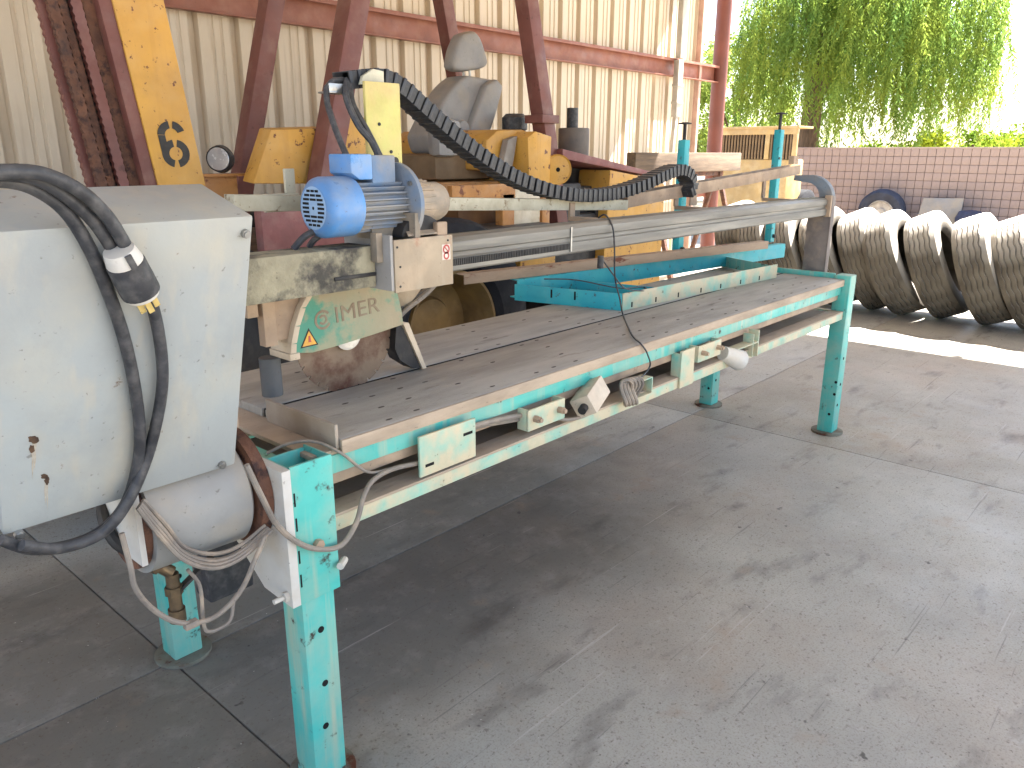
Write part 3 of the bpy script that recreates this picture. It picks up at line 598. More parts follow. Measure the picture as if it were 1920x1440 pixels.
# heavy cord and plug hung over the box
def F(pts, off): return [face(x, y, off) for x, y in pts]
b = MB()
b.tube(F([(-60, 345), (0, 338), (60, 352), (120, 393), (165, 460), (200, 540), (230, 625), (250, 710), (262, 800), (258, 870), (235, 945), (190, 995), (130, 1022), (60, 1030), (0, 1012)], .016), .0105, n=10)
b.tube(F([(-60, 335), (0, 326), (70, 336), (130, 372), (180, 420), (212, 468)], .026), .0105, n=10)
b.tube(F([(-60, 330), (0, 322), (80, 326), (150, 358), (200, 405), (232, 455)], .040)+F([(262, 510), (285, 570), (300, 640), (305, 710), (296, 780), (275, 860)], .017)+F([(240, 940), (190, 1000), (110, 1028), (40, 1022)], .036), .0105, n=10)
pcord = b.build('power_cord', black, saw)
pa, pb = face(222, 468, .045), face(272, 562, .045); ax = (pb-pa).normalized(); ln = (pb-pa).length
def cylp(t0, t1, r0, r1, m, nm, n=24): 
    b = MB(); b.cyl(pa+ax*ln*t0, pa+ax*ln*t1, r0, r1, n=n); return b.build(nm, m, pcord, bevel=.002)
plug = cylp(.24, .84, .030, .031, black, 'plug_body')
cylp(.0, .2395, .024, .029, whiteg, 'plug_collar'); cylp(.8405, .92, .029, .026, whiteg, 'plug_face')
b = MB(); sd = ax.cross(nrm).normalized()
b.bar(pa+ax*ln*(.0)+nrm*.0275-sd*.002, pa+ax*ln*.238+nrm*.031-sd*.002, .010, .004, up=nrm)
b.build('plug_clamp', black, pcord)
b = MB()
for s_, t_ in ((-.012, .006), (.012, .004), (0, -.012), (.002, .014)): b.bar(pa+ax*ln*.921+sd*s_+nrm*t_, pa+ax*ln*1.17+sd*s_+nrm*t_, .009, .004, up=nrm)
b.build('prong', prongm, pcord)

# bracket, drum and cables under the control box -----------------------
b = MB(); b.prism([(-.034, -.018, .872), (-.034, -.018, .54), (-.034, .10, .548), (-.034, .30, .70), (-.034, .30, .872)], (.022, 0, 0)); wb = b.build('white_bracket', whiteg, saw, bevel=.002)
b = MB(); b.lathe([(-.036, .09), (-.036, .137), (-.06, .132), (-.06, .09)], (0, .155, .80), (1, 0, 0), 40, close=True); b.build('rusty_ring', rusty, wb)
b = MB(); b.lathe([(-.285, 0), (-.285, .122), (-.075, .126), (-.068, .118), (-.068, 0)], (0, .165, .80), (1, 0, 0), 48)
dr = b.build('drum_housing', mat('grey_drum_paint', srgb(148, 149, 148), srgb(132, 130, 126), 4, rough=.45, dust=srgb(176, 158, 132), dust_amt=.35, bump=.04), saw)
b = MB(); b.cyl((-.2855, .165, .80), (-.30, .165, .80), .108, n=40); b.build('rust_band', rusty, dr)
b = MB(); b.box(-.312, -.3005, .06, .22, .735, .90); b.build('end_cap', whiteg, dr)
b = MB(); b.cyl((-.03, .0, .567), (-.045, .0, .567), .012, n=6); b.cyl((-.0455, .0, .567), (-.07, .0, .567), .006, n=10); b.build('bolt', whiteg, wb)
b = MB()
for k in range(5):
    o = k*4.0; y_ = .02+.006*k
    o = o*1.4+random.uniform(-3, 3); b.tube([at(258+o*.4, 952-o*.6, 'y', y_), at(300+o*.5, 1005-o*.8, 'y', y_-.01), at(345, 1050-o, 'y', y_-.015), at(400, 1066-o*1.1, 'y', y_-.015), at(455-o*.2, 1045-o*.9, 'y', y_-.01), at(510-o*.5, 995-o*.4, 'y', y_-.01)], .0045, n=7)
b.build('cable_bundle', cream_m, saw)
b = MB(); b.tube([at(228, 1000, 'y', .0), at(244, 1060, 'y', -.005), at(255, 1105, 'y', -.01), at(290, 1145, 'y', -.01), at(340, 1168, 'y', -.01), at(400, 1158, 'y', -.01), at(450, 1110, 'y', -.01), at(478, 1050, 'y', -.01), at(497, 1005, 'y', 0)], .0055, n=8)
b.tube([at(352, 1068, 'y', .02), at(375, 1100, 'y', .02), at(382, 1170, 'y', .02), at(395, 1184, 'y', .02), at(430, 1165, 'y', .02), at(438, 1130, 'y', .03)], .004, n=7); b.build('cable_loop', cream_m, saw)
b = MB(); q = at(358, 1168, 'y', -.012); b.box(q.x-.014, q.x+.014, q.y-.008, q.y+.008, q.z-.01, q.z+.004); b.build('cable_tie', cream_m, saw, bevel=.002)
b = MB(); b.tube([at(462, 872, 'y', -.04), at(490, 930, 'y', -.04), at(520, 985, 'y', -.03), at(560, 1018, 'y', -.028), at(600, 1030, 'y', -.028), at(640, 1022, 'y', -.025), at(668, 980, 'y', -.015), at(682, 930, 'y', .0), at(700, 900, 'y', .015), at(735, 880, 'y', .03), at(785, 868, 'y', .03)], .0065, n=8)
b.tube([at(500, 850, 'z', .858), at(540, 832, 'z', .875), at(590, 828, 'z', .878), at(640, 850, 'y', .03), at(690, 885, 'y', .03), at(740, 877, 'y', .035)], .004, n=7); b.build('cable_loop', cream_m, saw)
b = MB(); p = at(316, 1060, 'y', .1)
v0 = at(322, 1075, 'y', .12); b.cyl(v0+Vector((0, 0, .0)), v0-Vector((0, 0, .085)), .014, n=12); b.cyl(v0-Vector((0, 0, .03)), v0-Vector((0, 0, .05)), .019, n=6); b.cyl(v0-Vector((0, 0, .0851)), v0-Vector((0, 0, .115)), .018, n=14)
b.cyl(v0+Vector((0, 0, .002)), v0+Vector((-.05, .02, .055)), .014, n=12); b.cyl(v0+Vector((-.02, .01, .02)), v0+Vector((-.04, .016, .045)), .02, n=6)
va = b.build('water_valve', brass, saw)
b = MB(); b.bar(v0+Vector((.01, 0, -.045)), v0+Vector((.085, -.02, .015)), .02, .006); b.build('valve_lever', dark, va)
b = MB(); b.tube([v0+Vector((-.05, .02, .055)), v0+Vector((-.09, .04, .1)), v0+Vector((-.08, .1, .16)), v0+Vector((.0, .16, .2))], .012, n=8); b.build('valve_hose', dark, va)
b = MB(); q = at(428, 1090, 'y', .3); b.box(q.x-.06, q.x+.06, .28, .36, q.z-.03, q.z+.12); b.build('pump_body', black, saw, bevel=.008)
# thin sensor wire thrown over the beam
b = MB()
b.tube([at(1122, 408, 'y', .285), at(1135, 403, 'y', .25), at(1148, 424, 'y', .168), at(1152, 460, 'y', .17), at(1153, 520, 'y', .2), at(1162, 560, 'y', .24), at(1168, 590, 'z', .888), at(1185, 628, 'z', .886), at(1200, 643, 'z', .887), at(1209, 654, 'y', .022), at(1214, 664, 'y', .018), at(1219, 685, 'y', .022), at(1205, 705, 'y', .02), at(1190, 712, 'y', .0)], .0032, n=6)
b.tube([at(1128, 485, 'y', .26), at(1150, 515, 'y', .27), at(1165, 535, 'y', .33), at(1180, 543, 'y', .40), at(1210, 545, 'y', .42), at(1205, 538, 'y', .47), at(1160, 540, 'y', .48), at(1080, 525, 'y', .6), at(1020, 523, 'y', .7)], .003, n=6)
sw = b.build('sensor_wire', black, saw)
q = at(1126, 490, 'y', .26); b = MB(); b.cyl(q+Vector((0, 0, .02)), q-Vector((0, 0, .025)), .012, n=12); b.build('connector', black, sw)

# ------------------------------------------------------------------ upside-down side table on the saw table
A = Vector((1.91, .427, .8805)); Bc = Vector((1.79, .93, .8805)); Cc = Vector((3.247, .328, .8805)); Dc = Vector((4.05, .63, .8805))
stb = thing('side_table', A, 'blue teal steel side table lying upside down with screw feet in the air', 'side table')
H_ = .074; up = Vector((0, 0, 1))
def plate(name, p, q, h, th=.005, m=teal_b, z=0):
    b = MB(); b.bar(p+up*(h/2+z), q+up*(h/2+z), th, h); return b.build(name, m, stb, bevel=.001)
e1 = plate('end_panel', A, Bc, H_, m=teal_b)
e2 = plate('side_panel', A+(Cc-A).normalized()*.004, Cc, H_, m=teal_d)
def slots(par, p, q, ts, z0, z1, off):
    d = (q-p).normalized(); s = d.cross(up)
    for t in ts:
        b = MB(); c = p+(q-p)*t; b.bar(c+up*z0+s*off, c+up*z1+s*off, .008, .002, up=s); b.build('slot', hole, par)
slots(e1, Bc, A, (.36, .58), .028, .065, .003); slots(e2, A, Cc, (.05, .18, .31, .45, .58, .72, .86), .008, .03, .003)
b = MB(); dd = (Cc-A).normalized(); b.bar(A+up*.0025+Vector((.02, .02, 0)), Cc+up*.0025+Vector((0, .02, 0)), .035, .004); b.build('flange', teal_d, stb)
b = MB(); p0, p1 = Bc+Vector((.005, -.01, 0)), Dc
b.bar(p0+up*.052, p1+up*.052, .006, .078); b.bar(p0+up*.0925+Vector((0, .022, 0)), p1+up*.0925+Vector((0, .022, 0)), .05, .005); b.bar(p0+up*.012+Vector((0, .022, 0)), p1+up*.012+Vector((0, .022, 0)), .05, .005)
lr = b.build('side_channel', teal_b, stb, bevel=.001)
plate('cross_panel', A+(Bc-A)*.06+dd*.33, Bc+(Dc-Bc)*.16, .055, m=teal_b, z=.004)
plate('cross_panel', Cc-dd*.02, Bc+(Dc-Bc)*.72, .06, m=teal, z=.004)
for px, pyt, pyb, yy, ph in ((1270, 262, 470, .80, 232), (1441, 242, 462, .73, 212)):
    tp, bt = at(px, pyt, 'y', yy), at(px, pyb, 'y', yy); xx = bt.x
    lgx = B('leg', teal_b, stb, (xx-.026, xx+.026, yy-.022, yy+.022, .9805, tp.z), bevel=.004)
    h = at(px, ph, 'y', yy).z
    b = MB(); b.cyl((xx, yy, tp.z), (xx, yy, h), .009, n=10); b.lathe([(h, 0), (h, .034), (h+.006, .034), (h+.01, .012), (h+.01, 0)], (xx, yy, 0), (0, 0, 1), 20); b.build('screw_foot', dark, lgx)
    b = MB(); b.cyl((xx-.02, yy-.022, tp.z-.17), (xx-.02, yy-.027, tp.z-.17), .008, n=8); b.build('bolt', dark, lgx)
    b = MB(); b.cyl((xx+.0, yy-.022, 1.02), (xx, yy-.04, 1.02), .012, n=8); b.build('bolt', dark, lgx)
# steel angle laid along it
p0, p1 = at(870, 524, 'z', 1.0), at(1440, 459, 'z', 1.0)
b = MB(); b.bar(p0, p1, .005, .045); b.bar(p0+Vector((0, .025, .02)), p1+Vector((0, .025, .02)), .05, .005)
ab = b.build('steel_angle_bar', mat('sandy_steel', srgb(170, 146, 124), srgb(150, 130, 112), 6, stretch=(.5, 2, 2), rough=.7, rust=srgb(112, 62, 40), rust_t=.66, rust_scale=7, edge=.06), bevel=.001)
tag(ab, 'long tan rust spotted steel angle bar resting on the teal side table', 'steel bar')

# ------------------------------------------------------------------ forklift behind the saw
fk = thing('forklift', (2.3, 2.4, 0), 'old yellow forklift with numbered mast, red canopy posts and grey seat', 'forklift')
def frk(name, m, *bx, bevel=.01, label=None): return B(name, m, fk, *bx, bevel=bevel, label=label)
ms = MB(); 
def leanbar(b, x0, x1, y0, y1, z0, z1, tilt=-.13):
    b.add([(x0-tilt*0, y0, z0), (x1, y0, z0), (x0, y1, z0), (x1, y1, z0)]+[(xx+tilt*(z1-z0), yy, z1) for yy in (y0, y1) for xx in (x0, x1)], [(0, 2, 3, 1), (4, 5, 7, 6), (0, 1, 5, 4), (2, 6, 7, 3), (0, 4, 6, 2), (1, 3, 7, 5)])
b = MB(); TL = -.13
xa = at(295, 340, 'y', 2.0); xb_ = at(382, 330, 'y', 2.0)
leanbar(b, xa.x-TL*(xa.z-.3), xb_.x-TL*(xb_.z-.3), 2.0, 2.10, .3, 3.6, TL)
mast = b.build('mast', ylw, fk, bevel=.006, label='yellow mast channel stencilled 6')
def lean_px(nm, m, px0, px1, y0, th=.05):
    p0, p1 = at(px0, 335, 'y', y0), at(px1, 335, 'y', y0); b = MB(); k = p0.z-.3
    leanbar(b, p0.x-TL*k, p1.x-TL*k, y0, y0+th, .3, 3.6, TL); return b.build(nm, m, fk, bevel=.003)
lean_px('inner_mast', redst, 269, 294, 2.01, .06)
lean_px('inner_mast', rusty, 240, 268, 2.06, .04)
lean_px('mast_back_plate', dark, 168, 272, 2.16, .02)
def chain(px0, px1, y0, m):
    p0, p1 = at(px0, 335, 'y', y0), at(px1, 335, 'y', y0); k = p0.z-.3; b = MB(); pr = []; hi = []; n_ = 230
    for i in range(n_):
        z = .35+i*.0145; off = -TL*k+TL*(z-.3); e = .0045 if i % 2 else -.001
        pr.append((p0.x+off-e, y0, z)); hi.append((p1.x+off+e*.6, y0, z))
    v = pr+hi+[(a, y0+.03, c) for a, _, c in pr]+[(a, y0+.03, c) for a, _, c in hi]; f = []
    for i in range(n_-1): f += [(i, n_+i, n_+i+1, i+1), (2*n_+i, i, i+1, 2*n_+i+1), (n_+i, 3*n_+i, 3*n_+i+1, n_+i+1), (3*n_+i, 2*n_+i, 2*n_+i+1, 3*n_+i+1)]
    b.add(v, f); return b.build('lift_chain', m, fk, ang=20)
chain(163, 180, 2.08, redst); chain(182, 198, 2.04, rusty); chain(200, 213, 2.07, rusty); chain(222, 239, 2.05, redst)
# stencilled 6
b = MB(); c6 = at(330, 288, 'y', 2.0); c7 = at(322, 250, 'y', 2.0)
arc(b, c6, .028, .058, -78, 80, 1.9995, ex=1.05); arc(b, c6, .028, .058, 100, 257, 1.9995, ex=1.05)
for (x0, x1, z0, z1) in ((-.0605, -.030, .0, .075),): b.add([(c6.x+x0, 1.9970, c6.z+z0), (c6.x+x1, 1.9970, c6.z+z0), (c6.x+x1-.01, 1.9970, c6.z+z1), (c6.x+x0-.01, 1.9970, c6.z+z1), (c6.x+x0, 1.9984, c6.z+z0), (c6.x+x1, 1.9984, c6.z+z0), (c6.x+x1-.01, 1.9984, c6.z+z1), (c6.x+x0-.01, 1.9984, c6.z+z1)], [(0, 1, 2, 3), (7, 6, 5, 4), (0, 4, 5, 1), (1, 5, 6, 2), (2, 6, 7, 3), (3, 7, 4, 0)])
c7 = Vector((c6.x-.011, 0, c6.z+.075)); arc(b, c7, .028, .058, 100, 178, 1.9978, ex=1.05); arc(b, c7, .028, .058, 20, 80, 1.9978, ex=1.05)
b.build('number_six', stkk, mast)
# chassis, floor, cowl
frk('chassis', dark, (.95, 4.55, 1.95, 3.1, .62, .86))
sidep = at(475, 400, 'y', 1.62); 
frk('side_step', mat('maroon_panel', srgb(140, 88, 84), srgb(122, 76, 74), 6, rough=.6, dust=srgb(160, 130, 120), dust_amt=.3), (.95, 1.75, 1.62, 1.68, 1.10, 1.30), bevel=.008)
frk('floor_deck', mat('deck', srgb(90, 72, 58), srgb(70, 56, 46), 6, rough=.8), (.95, 2.9, 1.70, 3.1, 1.02, 1.09))
frk('lower_side_panel', ylw, (1.25, 1.45, 1.64, 1.69, .66, 1.0), bevel=.008); frk('lower_side_panel', ylw, (2.62, 2.95, 1.62, 1.69, .80, 1.08), bevel=.008)
b = MB(); y0 = 1.95
pt = [at(475, 345, 'y', y0), at(600, 345, 'y', y0), at(612, 240, 'y', y0), at(508, 243, 'y', y0)]
b.prism([(p.x, y0+.0, p.z) for p in pt], (.0, .10, .01)); cow = b.build('dash_cowl', ylw, fk, bevel=.01)
B('steering_column', ylw, fk, (1.66, 1.86, 1.98, 2.1, 1.1, 1.70), bevel=.02)
# headlamp by the mast
hp = at(414, 298, 'y', 2.15); b = MB(); b.lathe([(-.02, 0), (-.02, .05), (-.03, .058), (0, .064), (.03, .055), (.06, .03), (.065, 0)], hp, (.75, .6, 0), 28); hl = b.build('headlamp', black, fk)
b = MB(); b.lathe([(-.021, .0), (-.024, .03), (-.031, .052), (-.033, .05), (-.035, 0)], hp, (.75, .6, 0), 28); b.build('reflector', lampg, hl)
b = MB(); q = at(415, 328, 'y', 2.15); b.box(q.x-.16, q.x+.14, 2.1, 2.2, q.z-.006, q.z+.006); b.box(q.x-.14, q.x+.06, 2.12, 2.18, q.z-.2, q.z-.0062); b.build('lamp_bracket', orange, fk)
# canopy posts (lean in towards the top)
def post(px0, py0, y0, px1, py1, y1, wd):
    p0, p1 = at(px0, py0, 'y', y0), at(px1, py1, 'y', y1); d = (p1-p0); q = p0+d*((1.04-p0.z)/d.z) ; e = p0+d*((3.0-p0.z)/d.z)
    b = MB(); b.bar(q, e, wd, wd, up=(0, 1, 0)); return b.build('canopy_post', redst, fk, bevel=.006)
post(510, 0, 2.85, 452, 355, 2.9, .105); post(664, 0, 1.98, 606, 340, 1.86, .112)
p3 = post(830, 0, 2.9, 856, 150, 3.0, .10); p4 = post(987, 0, 2.05, 1018, 225, 1.98, .105)
b = MB(); q = at(1022, 222, 'y', 1.95); b.box(q.x-.085, q.x+.085, 1.9, 2.05, q.z-.03, q.z+.02); b.build('post_clamp', redst, p4, bevel=.004)
B('canopy', ylw, fk, (1.5, 4.1, 1.75, 3.05, 3.0, 3.05))
# seat
sy = 2.45
sb = frk('seat_base', mat('brown_seat', srgb(126, 104, 78), srgb(104, 84, 62), 6, rough=.7), (2.45, 3.0, 2.15, 2.75, 1.36, 1.52), bevel=.05)
frk('seat_pedestal', orange, (2.4, 3.05, 2.1, 2.8, 1.09, 1.355), bevel=.02)
def cushion(name, sec, y0, y1, m, par, rnd=.05):
    b = MB(); b.prism([(x, y0, z) for x, z in sec], (0, y1-y0, 0)); o = b.build(name, m, par, bevel=rnd, ang=180); md = o.modifiers.new('smooth', 'SUBSURF'); md.levels = md.render_levels = 2; return o
def spx(pts, y): return [(at(a, c, 'y', y).x, at(a, c, 'y', y).z) for a, c in pts]
bk = cushion('seat_backrest', spx([(800, 290), (790, 255), (835, 165), (868, 140), (925, 150), (936, 165), (905, 272), (880, 292)], sy), 2.40, 2.62, seatm, fk, .05)
bw = cushion('backrest_bolster', spx([(868, 262), (905, 160), (925, 147), (938, 162), (918, 240), (900, 272), (880, 278)], 2.38), 2.34, 2.42, seatm, bk, .025)
cushion('headrest', spx([(846, 128), (852, 90), (866, 62), (890, 56), (902, 72), (916, 120), (905, 130), (862, 136)], sy), 2.43, 2.55, seatm, bk, .035)
b = MB()
for yy in (2.46, 2.52): p, q = at(882, 120, 'y', sy), at(884, 160, 'y', sy); b.cyl((p.x, yy, p.z), (q.x, yy, q.z), .008, n=8)
b.build('headrest_stem', steel, bk)
frk('arm_pad', seatm, (2.42, 2.62, 2.08, 2.2, 1.5, 1.72), bevel=.05)
b = MB(); p = at(893, 240, 'y', 2.10); b.lathe([(0, 0), (0, .06), (-.02, .05), (-.03, 0)], (p.x+.12, 2.345, p.z), (0, 1, 0), 20); b.build('recliner_knob', seatm, bk)
# engine end
hd = MB(); hs = spx([(905, 320), (908, 262), (930, 243), (985, 243), (990, 320)], 2.0); hd.prism([(x, 1.98, z) for x, z in hs], (0, .9, 0)); hood = hd.build('hood', ylw, fk, bevel=.03)
q = at(965, 243, 'y', 2.25); b = MB(); b.lathe([(q.z-.02, 0), (q.z-.02, .05), (q.z, .085), (q.z+.075, .085), (q.z+.10, .06), (q.z+.10, 0)], (q.x, 2.25, 0), (0, 0, 1), 28); b.build('air_cleaner_cap', black, hood)
s1 = spx([(988, 345), (985, 258), (1000, 246), (1030, 256), (1026, 350)], 1.86); b = MB(); b.prism([(x, 1.84, z) for x, z in s1], (0, .5, 0)); b.build('engine_cover', ylw, fk, bevel=.008)
s1 = spx([(945, 322), (958, 262), (975, 255), (968, 300), (962, 330)], 1.9); b = MB(); b.prism([(x, 1.92, z) for x, z in s1], (0, .05, 0)); b.build('grey_guard_strip', mat('strip', srgb(150, 142, 134), rough=.6), fk, bevel=.004)
q = at(1044, 318, 'y', 1.84); b = MB(); b.lathe([(-.02, 0), (-.02, .03), (-.012, .085), (-.02, .095), (.02, .095), (.02, 0)], (q.x, 1.84, q.z), (.55, 1, 0), 32); pu = b.build('pulley', ylw, fk)
b = MB(); b.lathe([(-.0225, 0), (-.0225, .014), (-.019, .014)], (q.x, 1.84, q.z), (.55, 1, 0), 16); b.build('hub_hole', hole, pu)
q = at(1075, 285, 'y', 2.3); r_ = .1; b = MB(); b.cyl((q.x, 2.3, q.z-.25), (q.x, 2.3, q.z+.17), .115, n=28); mf = b.build('muffler', mat('grey_muffler', srgb(96, 92, 90), srgb(120, 110, 100), 6, rough=.7), fk, bevel=.01)
b = MB(); b.cyl((q.x-.02, 2.3, q.z+.1701), (q.x-.02, 2.3, q.z+.31), .042, n=18); b.build('exhaust_pipe', black, mf)
q0, q1 = at(1035, 288, 'y', 1.95), at(1200, 324, 'y', 1.95)
b = MB(); b.add([(q0.x, 1.86, q0.z-.03), (q1.x, 1.86, q1.z-.02), (q1.x, 2.9, q1.z-.02), (q0.x, 2.9, q0.z-.03), (q0.x, 1.86, q0.z+.03), (q1.x, 1.86, q1.z+.012), (q1.x, 2.9, q1.z+.012), (q0.x, 2.9, q0.z+.03)], [(0, 3, 2, 1), (4, 5, 6, 7), (0, 1, 5, 4), (1, 2, 6, 5), (2, 3, 7, 6), (3, 0, 4, 7)])
b.build('engine_lid', mat('maroon_lid', srgb(136, 82, 78), srgb(120, 72, 70), 6, rough=.55, dust=srgb(160, 130, 116), dust_amt=.3), fk, bevel=.004)
frk('engine_block', dark, (3.2, 4.1, 2.0, 2.8, .86, 1.30), (3.35, 3.6, 1.92, 1.999, 1.0, 1.33), bevel=.02)
b = MB(); b.cyl((3.9, 1.93, 1.15), (3.9, 2.0, 1.15), .12, n=24); b.cyl((3.6, 1.95, 1.22), (3.6, 2.0, 1.22), .05, n=16); b.build('engine_pulley', dark, fk)
cwx = at(1145, 400, 'y', 1.85).x; cwx2 = at(1232, 400, 'y', 1.85).x
b = MB(); zt = at(1150, 318, 'y', 1.85).z
b.prism([(cwx-.1, 1.85, .25), (cwx2+.1, 1.85, .25), (cwx2+.1, 1.85, zt-.12), (cwx2, 1.85, zt-.08), (cwx-.02, 1.85, zt)], (0, .28, 0)); b.build('counterweight', ylw, fk, bevel=.02)
frk('engine_bay', dark, (cwx-.08, cwx2+.08, 2.135, 3.05, .3, zt-.13), bevel=.02)
# side frames seen between the rails
frk('side_frame', orange, (at(843, 360, 'y', 1.72).x, at(962, 360, 'y', 1.72).x, 1.70, 1.74, at(900, 380, 'y', 1.72).z, at(900, 346, 'y', 1.72).z), bevel=.006)
frk('side_frame', orange, (at(938, 420, 'y', 1.72).x, at(960, 420, 'y', 1.72).x, 1.70, 1.76, .8, 1.30), bevel=.006)
frk('side_frame', orange, (at(1012, 420, 'y', 1.72).x, at(1026, 420, 'y', 1.72).x, 1.70, 1.76, .8, 1.30), bevel=.006)
frk('data_panel', paper, (at(961, 410, 'y', 1.71).x, at(1011, 410, 'y', 1.71).x, 1.705, 1.715, at(980, 440, 'y', 1.71).z, at(980, 345, 'y', 1.71).z), bevel=.002)
frk('battery_box', mat('brown_box', srgb(120, 84, 48), srgb(96, 66, 42), 6, rough=.7), (at(855, 420, 'y', 1.9).x, at(935, 420, 'y', 1.9).x, 1.88, 2.3, .86, at(900, 385, 'y', 1.9).z), bevel=.01)
frk('fuel_tank', dark, (at(1030, 420, 'y', 1.95).x, at(1140, 420, 'y', 1.95).x, 1.93, 2.6, .62, 1.12), bevel=.03)
frk('fender', mat('dark_fender', srgb(56, 56, 58), srgb(76, 72, 68), 8, rough=.5), (2.05, 2.9, 1.62, 1.9, 1.09, 1.12), (.95, 1.6, 1.66, 1.9, .98, 1.01), bevel=.01)
# wheels
def wheel_mesh(r, wd, rim, groove=True):
    t = MB(); hw = wd/2
    t.lathe([(-hw*.75, rim), (-hw, rim+.04), (-hw*1.05, r*.8), (-hw*.92, r*.96), (-hw*.7, r), (hw*.7, r), (hw*.92, r*.96), (hw*1.05, r*.8), (hw, rim+.04), (hw*.75, rim)], (0, 0, 0), (0, 1, 0), 48)
    k = MB(); k.lathe([(-hw*.75, rim), (-hw*.85, rim-.005), (-hw*.85, rim-.02), (-hw*.55, rim-.035), (hw*.3, rim-.06), (hw*.35, rim*.5), (hw*.2, rim*.45), (hw*.2, 0)], (0, 0, 0), (0, 1, 0), 40)
    return t.mesh('tyre', tyre_k), k.mesh('rim', mat('wheel_yellow', srgb(128, 102, 58), srgb(100, 80, 50), 6, rough=.6, dust=srgb(160, 132, 90), dust_amt=.3))
tm, rm_ = wheel_mesh(.60, .36, .33)
wc = at(848, 640, 'y', 1.55)
for (xx, yy) in ((at(845, 600, 'y', 1.60).x, 1.72), (at(845, 600, 'y', 1.60).x, 3.1), (.62, 1.78), (.62, 3.1)):
    wo = bpy.data.objects.new('wheel', tm); COL.objects.link(wo); wo.location = (xx, yy, .60); adopt_m = wmat(fk).inverted(); wo.parent = fk; wo.matrix_parent_inverse = adopt_m
    ri = bpy.data.objects.new('rim', rm_); COL.objects.link(ri); ri.parent = wo
frk('axle', dark, (1.9, 2.05, 1.8, 3.0, .52, .64), (.58, .68, 1.8, 3.0, .52, .64), bevel=.02)
frk('added_dark_panel', dark, (.30, 1.24, 1.585, 1.60, .35, 1.04), bevel=.01)  # dark panel added to fill the black area left of the guard
frk('fork_carriage', dark, (.30, .42, 2.0, 3.1, .35, 1.0), bevel=.02)
frk('fork', rusty, (-.75, .29, 2.05, 2.2, .30, .35), (-.75, .29, 2.75, 2.9, .30, .35), bevel=.01)

# ------------------------------------------------------------------ timber on a stand by the wall end
p0, p1 = at(1183, 302, 'y', 3.45), at(1372, 303, 'y', 3.45)
b = MB(); b.bar((p0.x, 3.45, 1.42), (8.95, 3.42, 1.42), .12, .22); tb_ = b.build('timber_beam', wood, bevel=.012); tag(tb_, 'weathered timber beam lying level on a steel trestle by the red column', 'timber')
tr_ = thing('steel_trestle', (7.6, 3.45, 0), 'plain steel trestle carrying the weathered timber beam', 'trestle')
for xx in (6.9, 8.5):
    b = MB(); b.bar((xx, 3.43, 1.29), (xx, 3.05, .0), .05, .05, up=(1, 0, 0)); b.build('leg', rusty, tr_)
    b = MB(); b.bar((xx, 3.47, 1.29), (xx, 3.82, .0), .05, .05, up=(1, 0, 0)); b.build('leg', rusty, tr_)
B('crossbar', rusty, tr_, (6.8, 8.6, 3.42, 3.48, 1.255, 1.309))
b = MB(); q = at(1190, 303, 'y', 3.3); b.lathe([(-.07, .12), (-.08, .15), (-.05, .19), (.05, .19), (.08, .15), (.07, .12)], (6.62, 3.44, 1.72), (.9, .2, 0), 32, close=True)
hw_ = None

# ------------------------------------------------------------------ yellow machine outside
ym = thing('yellow_tractor', (13.4, 5.0, 0), 'pale yellow tractor with slatted radiator grille parked in sun beyond the shed', 'tractor')
ytan = mat('faded_yellow_paint', srgb(172, 142, 92), srgb(156, 130, 90), 3, rough=.6, dust=srgb(206, 186, 146), dust_amt=.3, bump=.05)
B('body', ytan, ym, (13.0, 13.7, 4.45, 5.85, .45, 1.42), bevel=.04)
gr = B('grille_frame', ytan, ym, (12.98, 13.04, 4.32, 4.40, 1.42, 1.84), (12.98, 13.04, 4.82, 4.90, 1.42, 1.84), (12.98, 13.04, 5.80, 5.9, 1.42, 1.84), (12.98, 13.04, 4.32, 5.9, 1.84, 1.94), (12.96, 13.6, 4.3, 5.95, 1.9402, 1.98), bevel=.006)
sm = MB().box(13.0, 13.03, -.016, .016, 1.42, 1.84).mesh('slat', mat('brown_slat', srgb(120, 96, 66), srgb(96, 76, 54), 9, rough=.7), .003)
for k in range(24):
    yy = 4.44+k*.058
    if 4.8 < yy < 4.92: continue
    o = bpy.data.objects.new('slat', sm); COL.objects.link(o); o.location = (0, yy, 0); o.parent = gr; o.matrix_parent_inverse = wmat(gr).inverted()
B('radiator_core', dark, ym, (13.06, 13.2, 4.4, 5.85, 1.42, 1.86))
for yy, xx in ((4.5, 13.9), (5.9, 13.9)):
    b = MB(); b.lathe([(-.15, .2), (-.17, .35), (-.12, .44), (.12, .44), (.17, .35), (.15, .2)], (xx, yy, .44), (0, 1, 0), 32); wt = b.build('tyre', tyre_k, ym)
    b = MB(); b.lathe([(-.15, .2), (-.1, .18), (-.06, .0)], (xx, yy, .44), (0, 1, 0), 24); b.build('rim', ytan, wt)

